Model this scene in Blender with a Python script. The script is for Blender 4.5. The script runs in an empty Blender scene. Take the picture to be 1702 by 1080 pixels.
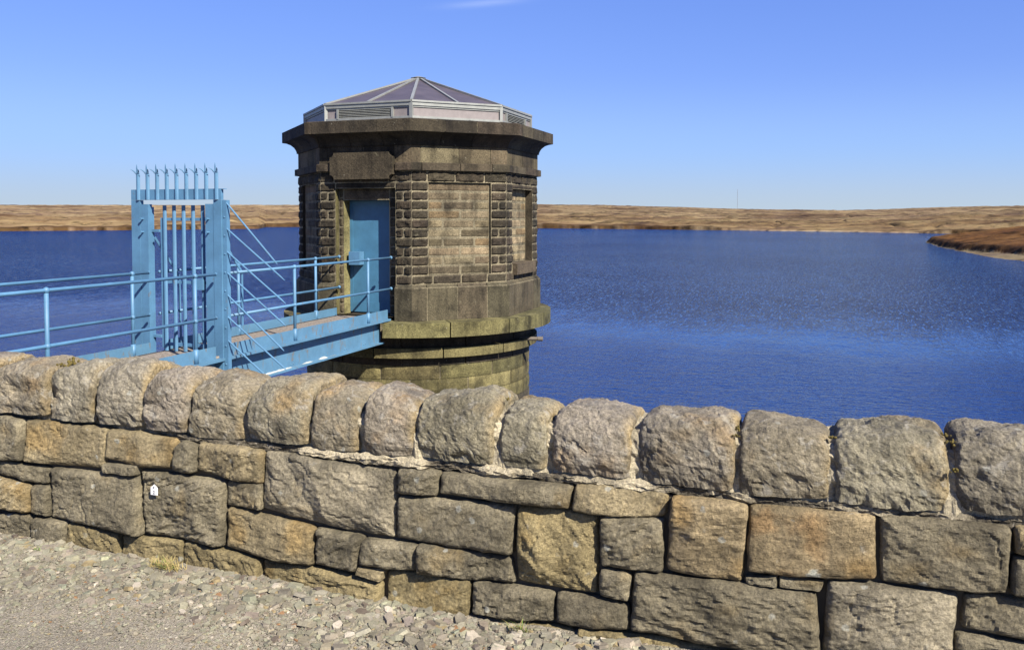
import bpy, math, random
import numpy as np

# ------------------------------------------------------------------ camera, sky, sun, exposure
scene = bpy.context.scene
EYE = 1.86
YAW = 0.3396
PITCH = 0.0400
cam_d = bpy.data.cameras.new("camera")
cam = bpy.data.objects.new("camera", cam_d)
scene.collection.objects.link(cam)
cam.location = (0, 0, EYE)
cam.rotation_euler = (math.pi / 2 - PITCH, 0, YAW)
cam_d.sensor_width = 36.0
cam_d.lens = 36.0 * 1440.6 / 1702.0
cam_d.shift_y = -121.5 / 1702.0
cam_d.clip_start = 0.05
cam_d.clip_end = 20000
scene.camera = cam

SUN = np.array([1.52, -1.0, 1.60]); SUN /= np.linalg.norm(SUN)
SUN_EL = math.asin(SUN[2]); SUN_AZ = math.atan2(SUN[0], SUN[1])
world = bpy.data.worlds.new("World"); scene.world = world
world.use_nodes = True
wn = world.node_tree; wn.nodes.clear()
sky = wn.nodes.new("ShaderNodeTexSky"); sky.sky_type = 'NISHITA'; sky.sun_disc = False
sky.sun_elevation = SUN_EL; sky.sun_rotation = SUN_AZ
sky.altitude = 400; sky.air_density = 1.0; sky.dust_density = 0.3; sky.ozone_density = 3.0
EXPO = 1.3
def wmath(op, x, y):
    k = wn.nodes.new("ShaderNodeMath"); k.operation = op
    for i, q in enumerate((x, y)):
        if isinstance(q, (int, float)): k.inputs[i].default_value = q
        else: wn.links.new(q, k.inputs[i])
    return k.outputs[0]
# film response of the sky colour, channel by channel
sp_ = wn.nodes.new("ShaderNodeSeparateColor"); cb_ = wn.nodes.new("ShaderNodeCombineColor")
wn.links.new(sky.outputs[0], sp_.inputs[0])
for i, (kk, pw) in enumerate(((1.27, .745), (1.41, .68), (1.85, .45))):
    wn.links.new(wmath('MULTIPLY', wmath('POWER', wmath('MULTIPLY', sp_.outputs[i], 0.04), pw), 10.0 * kk / 2 ** EXPO), cb_.inputs[i])
# pale haze low over the horizon
tcw = wn.nodes.new("ShaderNodeTexCoord"); sxw = wn.nodes.new("ShaderNodeSeparateXYZ"); wn.links.new(tcw.outputs['Generated'], sxw.inputs[0])
mrw = wn.nodes.new("ShaderNodeMapRange"); mrw.interpolation_type = 'SMOOTHSTEP'
mrw.inputs['From Min'].default_value = 0.0; mrw.inputs['From Max'].default_value = 0.165; mrw.inputs['To Min'].default_value = 1.0; mrw.inputs['To Max'].default_value = 0.0
wn.links.new(sxw.outputs[2], mrw.inputs['Value'])
mxw = wn.nodes.new("ShaderNodeMix"); mxw.data_type = 'RGBA'; wn.links.new(mrw.outputs[0], mxw.inputs[0]); wn.links.new(cb_.outputs[0], mxw.inputs[6])
hz_ = wn.nodes.new("ShaderNodeMix"); hz_.data_type = 'RGBA'; mr2 = wn.nodes.new("ShaderNodeMapRange"); mr2.interpolation_type = 'SMOOTHSTEP'
mr2.inputs['From Min'].default_value = 0.0; mr2.inputs['From Max'].default_value = 0.085; wn.links.new(sxw.outputs[2], mr2.inputs['Value']); wn.links.new(mr2.outputs[0], hz_.inputs[0])
hz_.inputs[6].default_value = (10 * .52 / 2 ** EXPO, 10 * .63 / 2 ** EXPO, 10 * .745 / 2 ** EXPO, 1)
hz_.inputs[7].default_value = (10 * .365 / 2 ** EXPO, 10 * .60 / 2 ** EXPO, 10 * .98 / 2 ** EXPO, 1)
wn.links.new(hz_.outputs[2], mxw.inputs[7])
# one faint wisp of cirrus high up
mpw = wn.nodes.new("ShaderNodeMapping"); mpw.inputs['Location'].default_value = (0, 0, 0); mpw.inputs['Scale'].default_value = (9, 9, 60); wn.links.new(tcw.outputs['Generated'], mpw.inputs[0])
nzw = wn.nodes.new("ShaderNodeTexNoise"); nzw.inputs['Scale'].default_value = 1.0; nzw.inputs['Detail'].default_value = 6; wn.links.new(mpw.outputs[0], nzw.inputs['Vector'])
def gauss(sock, c, w): return wmath('POWER', 2.718, wmath('MULTIPLY', wmath('POWER', wmath('DIVIDE', wmath('SUBTRACT', sock, c), w), 2.0), -1.0))
axis = wmath('SUBTRACT', sxw.outputs[2], wmath('MULTIPLY', sxw.outputs[0], 0.085))
cl = wmath('MULTIPLY', wmath('MULTIPLY', gauss(sxw.outputs[0], -0.352, 0.036), gauss(axis, 0.2665, 0.0035)), wmath('MULTIPLY', nzw.outputs[0], 0.32))
mxc = wn.nodes.new("ShaderNodeMix"); mxc.data_type = 'RGBA'; wn.links.new(cl, mxc.inputs[0]); wn.links.new(mxw.outputs[2], mxc.inputs[6]); mxc.inputs[7].default_value = (4.0, 4.4, 5.2, 1)
bg = wn.nodes.new("ShaderNodeBackground"); bg.inputs['Strength'].default_value = 0.10
wo = wn.nodes.new("ShaderNodeOutputWorld")
wn.links.new(mxc.outputs[2], bg.inputs[0]); wn.links.new(bg.outputs[0], wo.inputs[0])
sd = bpy.data.lights.new("sun", 'SUN'); sd.energy = 5.0; sd.angle = math.radians(0.5); sd.color = (1.0, 0.93, 0.82)
so = bpy.data.objects.new("sun", sd); scene.collection.objects.link(so)
so.rotation_euler = (math.pi / 2 - SUN_EL, 0, math.atan2(SUN[1], SUN[0]) + math.pi / 2)
scene.view_settings.view_transform = 'Standard'; scene.view_settings.look = 'None'
scene.view_settings.exposure = EXPO; scene.view_settings.gamma = 1.0

# ------------------------------------------------------------------ helpers
rng = np.random.default_rng(7); random.seed(7)
def _h(ix, iy, iz, s):
    n = (ix * 374761393 + iy * 668265263 + iz * 2147483647 + s * 1274126177) & 0xFFFFFFFF
    n = ((n ^ (n >> 13)) * 1274126177) & 0xFFFFFFFF
    n = ((n ^ (n >> 16)) * 2246822519) & 0xFFFFFFFF
    return ((n ^ (n >> 15)) & 0xFFFFFF) / float(0xFFFFFF) * 2 - 1
def vnoise(P, s=0):
    P = np.asarray(P, float); i = np.floor(P).astype(np.int64); f = P - i
    f = f * f * f * (f * (f * 6 - 15) + 10)
    r = 0
    for dx in (0, 1):
        for dy in (0, 1):
            for dz in (0, 1):
                w = (f[..., 0] if dx else 1 - f[..., 0]) * (f[..., 1] if dy else 1 - f[..., 1]) * (f[..., 2] if dz else 1 - f[..., 2])
                r = r + w * _h(i[..., 0] + dx, i[..., 1] + dy, i[..., 2] + dz, s)
    return r
def fbm(P, sc, octv=4, s=0, g=0.5):
    P = np.asarray(P, float) * sc; r = 0; a = 1; t = 0
    for k in range(octv):
        r = r + a * vnoise(P, s + k * 17); t += a; a *= g; P = P * 2.03 + 11.3
    return r / t

class MB:
    def __init__(s): s.v = []; s.f = []; s.c = []; s.n = 0
    def add(s, v, f, c=None):
        v = np.asarray(v, float).reshape(-1, 3)
        s.v.append(v)
        s.f += [tuple(int(i) + s.n for i in q) for q in f]
        c = np.array([1, 1, 1.]) if c is None else np.asarray(c, float)
        if c.ndim == 1: c = np.tile(c, (len(v), 1))
        s.c.append(c); s.n += len(v)
    def box(s, x0, x1, y0, y1, z0, z1, c=None):
        v = [(x, y, z) for x in (x0, x1) for y in (y0, y1) for z in (z0, z1)]
        s.add(v, [(0, 1, 3, 2), (4, 6, 7, 5), (0, 4, 5, 1), (2, 3, 7, 6), (0, 2, 6, 4), (1, 5, 7, 3)], c)
    def bar(s, p0, p1, w, h, up=(0, 0, 1), c=None):
        p0 = np.array(p0, float); p1 = np.array(p1, float); d = p1 - p0; d /= np.linalg.norm(d)
        a = np.cross(d, up); a /= np.linalg.norm(a); b = np.cross(a, d)
        v = [p + a * i * w / 2 + b * j * h / 2 for p in (p0, p1) for i, j in ((-1, -1), (1, -1), (1, 1), (-1, 1))]
        s.add(v, [(3, 2, 1, 0), (4, 5, 6, 7), (0, 1, 5, 4), (1, 2, 6, 5), (2, 3, 7, 6), (3, 0, 4, 7)], c)
    def tube(s, pts, r, n=10, c=None):
        pts = [np.array(p, float) for p in pts]; m = len(pts)
        rr = r if hasattr(r, '__len__') else [r] * m
        v = []
        for k in range(m):
            d = pts[min(k + 1, m - 1)] - pts[max(k - 1, 0)]; d /= np.linalg.norm(d)
            up = np.array([0, 0, 1.]) if abs(d[2]) < .9 else np.array([1., 0, 0])
            a = np.cross(d, up); a /= np.linalg.norm(a); b = np.cross(d, a)
            v += [pts[k] + rr[k] * (math.cos(t) * a + math.sin(t) * b) for t in np.arange(n) * 2 * math.pi / n]
        f = [(k * n + i, k * n + (i + 1) % n, (k + 1) * n + (i + 1) % n, (k + 1) * n + i) for k in range(m - 1) for i in range(n)]
        f += [tuple(range(n))[::-1], tuple(range((m - 1) * n, m * n))]
        s.add(v, f, c)
    def ball(s, p, r, n=8, c=None):
        v = [(p[0] + r * math.sin(a) * math.cos(b), p[1] + r * math.sin(a) * math.sin(b), p[2] + r * math.cos(a))
             for a in np.linspace(0.15, math.pi - 0.15, 6) for b in np.arange(n) * 2 * math.pi / n]
        f = [(k * n + i, (k + 1) * n + i, (k + 1) * n + (i + 1) % n, k * n + (i + 1) % n) for k in range(5) for i in range(n)]
        f += [tuple(range(n)), tuple(range(5 * n, 6 * n))[::-1]]
        s.add(v, f, c)
    def grid(s, G, c=None, flip=False):
        n, m = G.shape[:2]
        f = [(i * m + j, (i + 1) * m + j, (i + 1) * m + j + 1, i * m + j + 1) for i in range(n - 1) for j in range(m - 1)]
        if flip: f = [q[::-1] for q in f]
        s.add(G.reshape(-1, 3), f, c if (c is None or np.ndim(c) == 1) else np.asarray(c).reshape(-1, 3))
    def build(s, name, mat, parent=None, smooth=False, **kw):
        V = np.concatenate(s.v)
        q_ = parent
        while q_ is not None: V = V - np.array(q_.location); q_ = q_.parent
        me = bpy.data.meshes.new(name); me.from_pydata(V.tolist(), [], s.f)
        C = np.concatenate(s.c); C = np.concatenate([C, np.ones((len(C), 1))], 1)
        at = me.color_attributes.new("tint", 'FLOAT_COLOR', 'POINT'); at.data.foreach_set("color", C.ravel())
        me.materials.append(mat)
        if smooth: me.polygons.foreach_set("use_smooth", [True] * len(me.polygons))
        me.update()
        o = bpy.data.objects.new(name, me); scene.collection.objects.link(o)
        if parent is not None: o.parent = parent
        for k, v in kw.items(): o[k] = v
        return o
def thing(name, loc, label, cat, group=None):
    o = bpy.data.objects.new(name, None); scene.collection.objects.link(o)
    o.location = loc; o.empty_display_size = 0.3; o['label'] = label; o['category'] = cat
    if group: o['group'] = group
    return o

# ------------------------------------------------------------------ materials
AK = 0.80     # overall albedo of the weathered surfaces
def new_mat(name):
    m = bpy.data.materials.new(name); m.use_nodes = True
    nt = m.node_tree; b = nt.nodes['Principled BSDF']
    return m, nt, b
def N(nt, t, **kw):
    n = nt.nodes.new(t)
    for k, v in kw.items():
        if k in n.inputs: n.inputs[k].default_value = v
        else: setattr(n, k, v)
    return n
def noise(nt, vec, scale, detail=4, rough=0.55, dist=0.0):
    n = N(nt, "ShaderNodeTexNoise"); n.inputs['Scale'].default_value = scale; n.inputs['Detail'].default_value = detail
    n.inputs['Roughness'].default_value = rough; n.inputs['Distortion'].default_value = dist
    nt.links.new(vec, n.inputs['Vector']); return n.outputs['Fac']
def ramp(nt, fac, stops):
    r = N(nt, "ShaderNodeValToRGB"); e = r.color_ramp.elements
    while len(e) < len(stops): e.new(0.5)
    for el, (p, c) in zip(e, stops):
        el.position = p; el.color = (*c, 1) if len(c) == 3 else c
    nt.links.new(fac, r.inputs[0]); return r.outputs[0]
def mix(nt, mode, fac, a, b):
    m = N(nt, "ShaderNodeMix", data_type='RGBA', blend_type=mode)
    for key, val in ((0, fac), (6, a), (7, b)):
        if hasattr(val, 'is_linked') or hasattr(val, 'links'): nt.links.new(val, m.inputs[key])
        else: m.inputs[key].default_value = val if key == 0 else (*val, 1)
    return m.outputs[2]
def g(v): return (v, v, v)
def bump(nt, b, h, strength, dist):
    n = N(nt, "ShaderNodeBump"); n.inputs['Strength'].default_value = strength; n.inputs['Distance'].default_value = dist
    nt.links.new(h, n.inputs['Height'])
    return n
def coords(nt):
    return N(nt, "ShaderNodeNewGeometry").outputs['Position']
def tint(nt):
    a = N(nt, "ShaderNodeAttribute"); a.attribute_name = "tint"
    m_ = N(nt, "ShaderNodeVectorMath", operation='SCALE'); m_.inputs['Scale'].default_value = AK; nt.links.new(a.outputs['Color'], m_.inputs[0]); return m_.outputs[0]

def stone_mat(name, scale=1.0, lichen=(0.34, 0.32, 0.26), lich_amt=0.64, dark=0.55, bstr=0.6, bdist=0.012, grain=0.35, rough=0.9, streak=False, spots=False):
    m, nt, b = new_mat(name); P = coords(nt); T = tint(nt)
    c = mix(nt, 'MULTIPLY', 1.0, T, ramp(nt, noise(nt, P, 5 * scale, 5, 0.6), [(0.32, g(1 - dark * .8)), (0.48, g(1.0)), (0.68, g(1.32))]))
    c = mix(nt, 'MULTIPLY', 1.0, c, ramp(nt, noise(nt, P, 75 * scale, 6, 0.8), [(0.34, g(1 - 1.4 * grain)), (0.5, g(1.0)), (0.66, g(1 + 1.3 * grain))]))
    lf = ramp(nt, noise(nt, P, 16 * scale, 6, 0.65, 0.6), [(lich_amt, g(0)), (lich_amt + 0.09, g(0.6))])
    c = mix(nt, 'MIX', lf, c, tuple(AK * q for q in lichen))
    pf = ramp(nt, noise(nt, P, 38 * scale, 5, 0.7, 0.4), [(0.30, g(1)), (0.39, g(0))])
    c = mix(nt, 'MULTIPLY', mix(nt, 'MULTIPLY', 1.0, pf, g(0.6)), c, g(0.38))
    if spots:
        vs = N(nt, "ShaderNodeTexVoronoi"); vs.inputs['Scale'].default_value = 15.0
        ws = N(nt, "ShaderNodeVectorMath", operation='ADD'); nw = N(nt, "ShaderNodeTexNoise"); nw.inputs['Scale'].default_value = 60; nt.links.new(P, nw.inputs['Vector'])
        sc_ = N(nt, "ShaderNodeVectorMath", operation='SCALE'); sc_.inputs['Scale'].default_value = 0.018; nt.links.new(nw.outputs['Color'], sc_.inputs[0])
        nt.links.new(P, ws.inputs[0]); nt.links.new(sc_.outputs[0], ws.inputs[1]); nt.links.new(ws.outputs[0], vs.inputs['Vector'])
        cs_ = N(nt, "ShaderNodeSeparateColor"); nt.links.new(vs.outputs['Color'], cs_.inputs[0])
        dd_ = ramp(nt, vs.outputs['Distance'], [(0.17, g(0.75)), (0.25, g(0))]); gg_ = ramp(nt, cs_.outputs[0], [(0.86, g(0)), (0.88, g(1))])
        c = mix(nt, 'MIX', mix(nt, 'MULTIPLY', 1.0, dd_, gg_), c, (0.27, 0.265, 0.22))
    if streak:
        mq = N(nt, "ShaderNodeMapping"); mq.inputs['Scale'].default_value = (1, 1, 0.16); nt.links.new(P, mq.inputs[0])
        c = mix(nt, 'MULTIPLY', 1.0, c, ramp(nt, noise(nt, mq.outputs[0], 5.0, 5, 0.65), [(0.36, g(0.62)), (0.5, g(1.0)), (0.68, g(1.2))]))
        dp = ramp(nt, noise(nt, P, 24, 3, 0.6), [(0.70, g(0)), (0.735, g(0.55))]); c = mix(nt, 'MIX', dp, c, (0.30, 0.28, 0.22))
    nt.links.new(c, b.inputs['Base Color']); b.inputs['Roughness'].default_value = rough
    b.inputs['Specular IOR Level'].default_value = 0.25
    v = N(nt, "ShaderNodeTexVoronoi"); v.inputs['Scale'].default_value = 34 * scale; nt.links.new(P, v.inputs['Vector'])
    h = N(nt, "ShaderNodeMath", operation='ADD'); nt.links.new(noise(nt, P, 42 * scale, 8, 0.72), h.inputs[0])
    k = N(nt, "ShaderNodeMath", operation='MULTIPLY'); nt.links.new(v.outputs['Distance'], k.inputs[0]); k.inputs[1].default_value = 0.25
    nt.links.new(k.outputs[0], h.inputs[1])
    bn = bump(nt, b, h.outputs[0], bstr, bdist); nt.links.new(bn.outputs[0], b.inputs['Normal'])
    return m
M = {}
M['wall_stone'] = stone_mat("weathered_gritstone", 1.0, bstr=0.85, bdist=0.020, spots=True)
M['cope_stone'] = stone_mat("coping_gritstone", 1.0, lichen=(0.36, 0.335, 0.275), lich_amt=0.56, dark=0.5, bstr=0.95, bdist=0.022, grain=0.4, spots=True)
M['mortar'] = stone_mat("lime_mortar", 1.6, lichen=(0.62, 0.55, 0.42), lich_amt=0.6, dark=0.5, bstr=0.9, bdist=0.015, grain=0.35)
M['tower_stone'] = stone_mat("sooty_gritstone", 0.55, lichen=(0.15, 0.135, 0.085), lich_amt=0.63, dark=0.75, bstr=0.6, bdist=0.02, grain=0.45, streak=True)
M['chip'] = stone_mat("slate_chip", 1.5, lichen=(0.32, 0.30, 0.25), lich_amt=0.7, dark=0.3, bstr=0.3, bdist=0.004, grain=0.2)

def paint_mat(name, col, rust=0.66, rough=0.45):
    m, nt, b = new_mat(name); P = coords(nt); T = tint(nt)
    c = mix(nt, 'MULTIPLY', 1.0, T, col)
    c = mix(nt, 'MULTIPLY', 1.0, c, ramp(nt, noise(nt, P, 3.5, 6, 0.6), [(0.3, g(0.82)), (0.7, g(1.12))]))
    c = mix(nt, 'MULTIPLY', 1.0, c, ramp(nt, noise(nt, P, 45, 3, 0.6), [(0.3, g(0.93)), (0.7, g(1.05))]))
    mp = N(nt, "ShaderNodeMapping"); mp.inputs['Scale'].default_value = (1, 1, 0.35); nt.links.new(P, mp.inputs[0])
    rf = ramp(nt, noise(nt, mp.outputs[0], 7.0, 7, 0.68, 0.5), [(rust, g(0)), (rust + 0.07, g(0.7))])
    c = mix(nt, 'MIX', rf, c, (0.125, 0.085, 0.038))
    nt.links.new(c, b.inputs['Base Color']); b.inputs['Roughness'].default_value = rough
    bn = bump(nt, b, noise(nt, P, 30, 5, 0.6), 0.12, 0.004); nt.links.new(bn.outputs[0], b.inputs['Normal'])
    return m
M['blue'] = paint_mat("blue_gate_paint", (0.078, 0.192, 0.318), 0.635, 0.55)
M['blue_rusty'] = paint_mat("blue_bridge_paint", (0.080, 0.190, 0.298), 0.575, 0.6)
M['door'] = paint_mat("blue_door_paint", (0.050, 0.158, 0.262), 0.74, 0.5)
def plain(name, col, rough=0.6, metal=0.0, var=0.15, sc=8):
    m, nt, b = new_mat(name); P = coords(nt)
    c = mix(nt, 'MULTIPLY', 1.0, tint(nt), col)
    c = mix(nt, 'MULTIPLY', 1.0, c, ramp(nt, noise(nt, P, sc, 5, 0.65), [(0.3, g(1 - var)), (0.7, g(1 + var))]))
    nt.links.new(c, b.inputs['Base Color']); b.inputs['Roughness'].default_value = rough; b.inputs['Metallic'].default_value = metal
    return m
M['alu'] = plain("aluminium_frame", (0.26, 0.27, 0.25), 0.5, 0.3)
M['roofpanel'] = plain("bronze_glazing_panel", (0.070, 0.058, 0.062), 0.5, 0.0, 0.25, 2)
M['sidepanel'] = plain("grey_brown_panel", (0.20, 0.175, 0.17), 0.5)
M['dark'] = plain("dark_void", (0.015, 0.012, 0.010), 0.9)
M['earth'] = plain("wall_core_earth", (0.085, 0.068, 0.042), 0.95)
M['white'] = plain("white_plastic", (0.80, 0.80, 0.80), 0.5, 0, 0.03)
M['ink'] = plain("dark_ink", (0.03, 0.03, 0.03), 0.6)
M['grate'] = plain("worn_grey_walkway_steel", (0.30, 0.26, 0.22), 0.7, 0.1, 0.4, 30)
M['straw'] = plain("dry_grass_blade", (0.36, 0.28, 0.11), 0.8)
M['pipe'] = plain("rusted_iron_pipe", (0.13, 0.11, 0.09), 0.7, 0.1)
M['mast'] = plain("mast_steel", (0.22, 0.23, 0.25), 0.5)
M['stain'] = plain("flaking_white_paint", (0.42, 0.46, 0.46), 0.8)
M['moss'] = plain("ochre_moss", (0.10, 0.075, 0.012), 0.95, 0, 0.4, 60)

# loose grit ground
m, nt, b = new_mat("crushed_stone_ground"); P = coords(nt)
v = N(nt, "ShaderNodeTexVoronoi"); v.inputs['Scale'].default_value = 60; nt.links.new(P, v.inputs['Vector'])
v2 = N(nt, "ShaderNodeTexVoronoi"); v2.inputs['Scale'].default_value = 170; nt.links.new(P, v2.inputs['Vector'])
sx = N(nt, "ShaderNodeSeparateColor"); nt.links.new(v2.outputs['Color'], sx.inputs[0])
c = ramp(nt, sx.outputs[0], [(0.0, (0.155, 0.136, 0.102)), (0.5, (0.205, 0.182, 0.140)), (1.0, (0.27, 0.242, 0.19))])
c = mix(nt, 'MULTIPLY', 1.0, c, ramp(nt, noise(nt, P, 2.2, 6, 0.65), [(0.3, g(0.8)), (0.7, g(1.15))]))
c = mix(nt, 'MULTIPLY', 1.0, c, ramp(nt, noise(nt, P, 120, 4, 0.7), [(0.3, g(0.7)), (0.7, g(1.25))]))
nt.links.new(c, b.inputs['Base Color']); b.inputs['Roughness'].default_value = 0.95; b.inputs['Specular IOR Level'].default_value = 0.2
hh = N(nt, "ShaderNodeMath", operation='ADD'); nt.links.new(v2.outputs['Distance'], hh.inputs[0]); nt.links.new(noise(nt, P, 90, 6, 0.7), hh.inputs[1])
bn = bump(nt, b, hh.outputs[0], 0.8, 0.008); nt.links.new(bn.outputs[0], b.inputs['Normal'])
M['ground'] = m

# moorland
m, nt, b = new_mat("moor_grass_and_heather"); P = coords(nt)
mp = N(nt, "ShaderNodeMapping"); mp.inputs['Scale'].default_value = (1, 0.30, 1.0); nt.links.new(P, mp.inputs[0])
Q = mp.outputs[0]
c = ramp(nt, noise(nt, P, 0.020, 10, 0.68, 0.5), [(0.38, (0.105, 0.068, 0.042)), (0.46, (0.165, 0.109, 0.055)), (0.54, (0.205, 0.144, 0.070)), (0.66, (0.235, 0.173, 0.086))])
c2 = ramp(nt, noise(nt, P, 0.085, 6, 0.66, 0.4), [(0.36, g(0.38)), (0.42, g(0.97)), (0.62, g(1.12))])
c = mix(nt, 'MULTIPLY', 1.0, c, c2)
c = mix(nt, 'MULTIPLY', 1.0, c, ramp(nt, noise(nt, P, 0.0065, 5, 0.65, 0.8), [(0.36, (0.55, 0.50, 0.50)), (0.5, g(1.0)), (0.68, g(1.15))]))
tk = N(nt, "ShaderNodeTexVoronoi"); tk.inputs['Scale'].default_value = 0.06; nt.links.new(P, tk.inputs['Vector'])
c = mix(nt, 'MULTIPLY', 1.0, c, ramp(nt, tk.outputs['Distance'], [(0.10, g(0.45)), (0.2, g(1.0))]))
c = mix(nt, 'MULTIPLY', 1.0, c, tint(nt))
nt.links.new(c, b.inputs['Base Color']); b.inputs['Roughness'].default_value = 1.0; b.inputs['Specular IOR Level'].default_value = 0.05
bn = bump(nt, b, noise(nt, P, 0.5, 6, 0.7), 0.7, 1.0); nt.links.new(bn.outputs[0], b.inputs['Normal'])
M['moor'] = m

# reservoir water
m, nt, b = new_mat("rippled_reservoir_water"); P = coords(nt); nt.nodes.remove(b)
def ma(op, a, bb):
    k = N(nt, "ShaderNodeMath", operation=op)
    for i, x in enumerate((a, bb)):
        if isinstance(x, (int, float)): k.inputs[i].default_value = x
        else: nt.links.new(x, k.inputs[i])
    return k.outputs[0]
def mrange(v, a0, a1, b0, b1):
    k = N(nt, "ShaderNodeMapRange"); k.interpolation_type = 'SMOOTHSTEP'
    for nm, q in (('From Min', a0), ('From Max', a1), ('To Min', b0), ('To Max', b1)): k.inputs[nm].default_value = q
    nt.links.new(v, k.inputs['Value']); return k.outputs[0]
mp = N(nt, "ShaderNodeMapping"); mp.inputs['Rotation'].default_value = (0, 0, math.radians(-7)); mp.inputs['Scale'].default_value = (1.0, 0.13, 1.0); nt.links.new(P, mp.inputs[0])
Q = mp.outputs[0]
mp3 = N(nt, "ShaderNodeMapping"); mp3.inputs['Rotation'].default_value = (0, 0, math.radians(32)); mp3.inputs['Scale'].default_value = (0.55, 1.25, 1.0); nt.links.new(P, mp3.inputs[0])
sp = N(nt, "ShaderNodeSeparateXYZ"); nt.links.new(P, sp.inputs[0])
yy = ma('ADD', ma('ADD', sp.outputs[1], ma('MULTIPLY', ma('SUBTRACT', noise(nt, P, 0.03, 5, 0.65), 0.5), 40.0)), ma('MULTIPLY', ma('SUBTRACT', noise(nt, Q, 0.25, 4, 0.6), 0.5), 16.0))
# open water is ruffled by the wind in small gust patches; a slick lies in the lee of the dam, finer ripples close in
mp4 = N(nt, "ShaderNodeMapping"); mp4.inputs['Rotation'].default_value = (0, 0, math.radians(-43)); mp4.inputs['Scale'].default_value = (1.0, 0.16, 1.0); nt.links.new(P, mp4.inputs[0])
wl_ = mrange(sp.outputs[0], -75, -28, 1.0, 0.0)
gn_ = ma('ADD', ma('MULTIPLY', noise(nt, Q, 5.0, 3, 0.72), ma('SUBTRACT', 1.0, wl_)), ma('MULTIPLY', noise(nt, mp4.outputs[0], 5.0, 3, 0.72), wl_))
gust = ma('MULTIPLY', mrange(gn_, 0.42, 0.58, 0.22, 1.75), mrange(noise(nt, Q, 0.9, 3, 0.6), 0.38, 0.62, 0.8, 1.15))
lane = mrange(noise(nt, P, 0.012, 4, 0.6), 0.38, 0.62, 0.75, 1.15)
ruff = ma('MULTIPLY', ma('MULTIPLY', ma('MULTIPLY', gust, lane), mrange(yy, 56, 78, 0.10, 1.0)), mrange(sp.outputs[0], -110, -25, 0.65, 1.0))
iso = ma('ADD', ma('MULTIPLY', noise(nt, P, 2.6, 3, 0.6), 0.150), ma('MULTIPLY', noise(nt, P, 0.8, 2, 0.5), 0.16))
fine = ma('MULTIPLY', ma('ADD', ma('MULTIPLY', noise(nt, mp3.outputs[0], 1.5, 4, 0.66), 0.15), ma('MULTIPLY', noise(nt, mp3.outputs[0], 3.6, 2, 0.6), 0.07)), mrange(yy, 40, 58, 1.0, 0.16))
swell = ma('MULTIPLY', noise(nt, P, 0.25, 3, 0.5), 0.10)
bn = bump(nt, None, ma('ADD', ma('ADD', ma('MULTIPLY', iso, ruff), fine), swell), 1.0, 1.0)
gl = N(nt, "ShaderNodeBsdfGlossy"); gl.inputs['Color'].default_value = (0.68, 0.85, 1.0, 1); gl.inputs['Roughness'].default_value = 0.06
df = N(nt, "ShaderNodeBsdfDiffuse"); df.inputs['Color'].default_value = (0.0042, 0.021, 0.096, 1)
fr_ = N(nt, "ShaderNodeFresnel"); fr_.inputs['IOR'].default_value = 1.33
ms = N(nt, "ShaderNodeMixShader")
for q_ in (gl, df, fr_): nt.links.new(bn.outputs[0], q_.inputs['Normal'])
nt.links.new(fr_.outputs[0], ms.inputs[0]); nt.links.new(df.outputs[0], ms.inputs[1]); nt.links.new(gl.outputs[0], ms.inputs[2])
nt.links.new(ms.outputs[0], nt.nodes['Material Output'].inputs['Surface'])
M['water'] = m

# ------------------------------------------------------------------ water and moorland
WZ = -5.6
mb = MB(); mb.add([(-4000, 5, WZ), (4000, 5, WZ), (4000, 5000, WZ), (-4000, 5000, WZ)], [(0, 1, 2, 3)])
mb.build('water', M['water'], kind='structure')

SHORE = [(-80, 560), (-58.1, 547), (-50.0, 528), (-43.8, 533), (-35.74, 570), (-35.3, 672), (-33.15, 665), (-17.7, 577), (-9.65, 529), (-4, 493), (1.4, 467), (4.1, 449), (8, 431), (11.1, 414), (16.6, 405), (60, 380)]
SKYL = [(-80, .010), (-58, .0102), (-50, .0115), (-33, .0130), (-17.7, .0141), (-13.6, .0133), (-9.7, .0115), (-4.9, .0086), (-1.1, .0075), (1.4, .0070), (4.1, .0078), (6.7, .0095), (11.1, .0107), (16.6, .0105), (60, .012)]
A = np.concatenate([np.linspace(-80, -56, 40, endpoint=False), np.linspace(-56, 20, 900), np.linspace(20.5, 60, 60)])
rs = np.interp(A, *zip(*SHORE)); tl = np.interp(A, *zip(*SKYL))
rs = rs + 3.0 * fbm(np.stack([A * 1.3, 0 * A, 0 * A], 1), 1.0, 4, 3)
ks = np.concatenate([[-4, -0.6, 0, .5, 1.2, 2.2, 4, 7, 11, 16], np.geomspace(22, 1250, 150), [1600, 2400]])
G = np.zeros((len(A), len(ks), 3)); Cc = np.ones((len(A), len(ks), 3))
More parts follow.
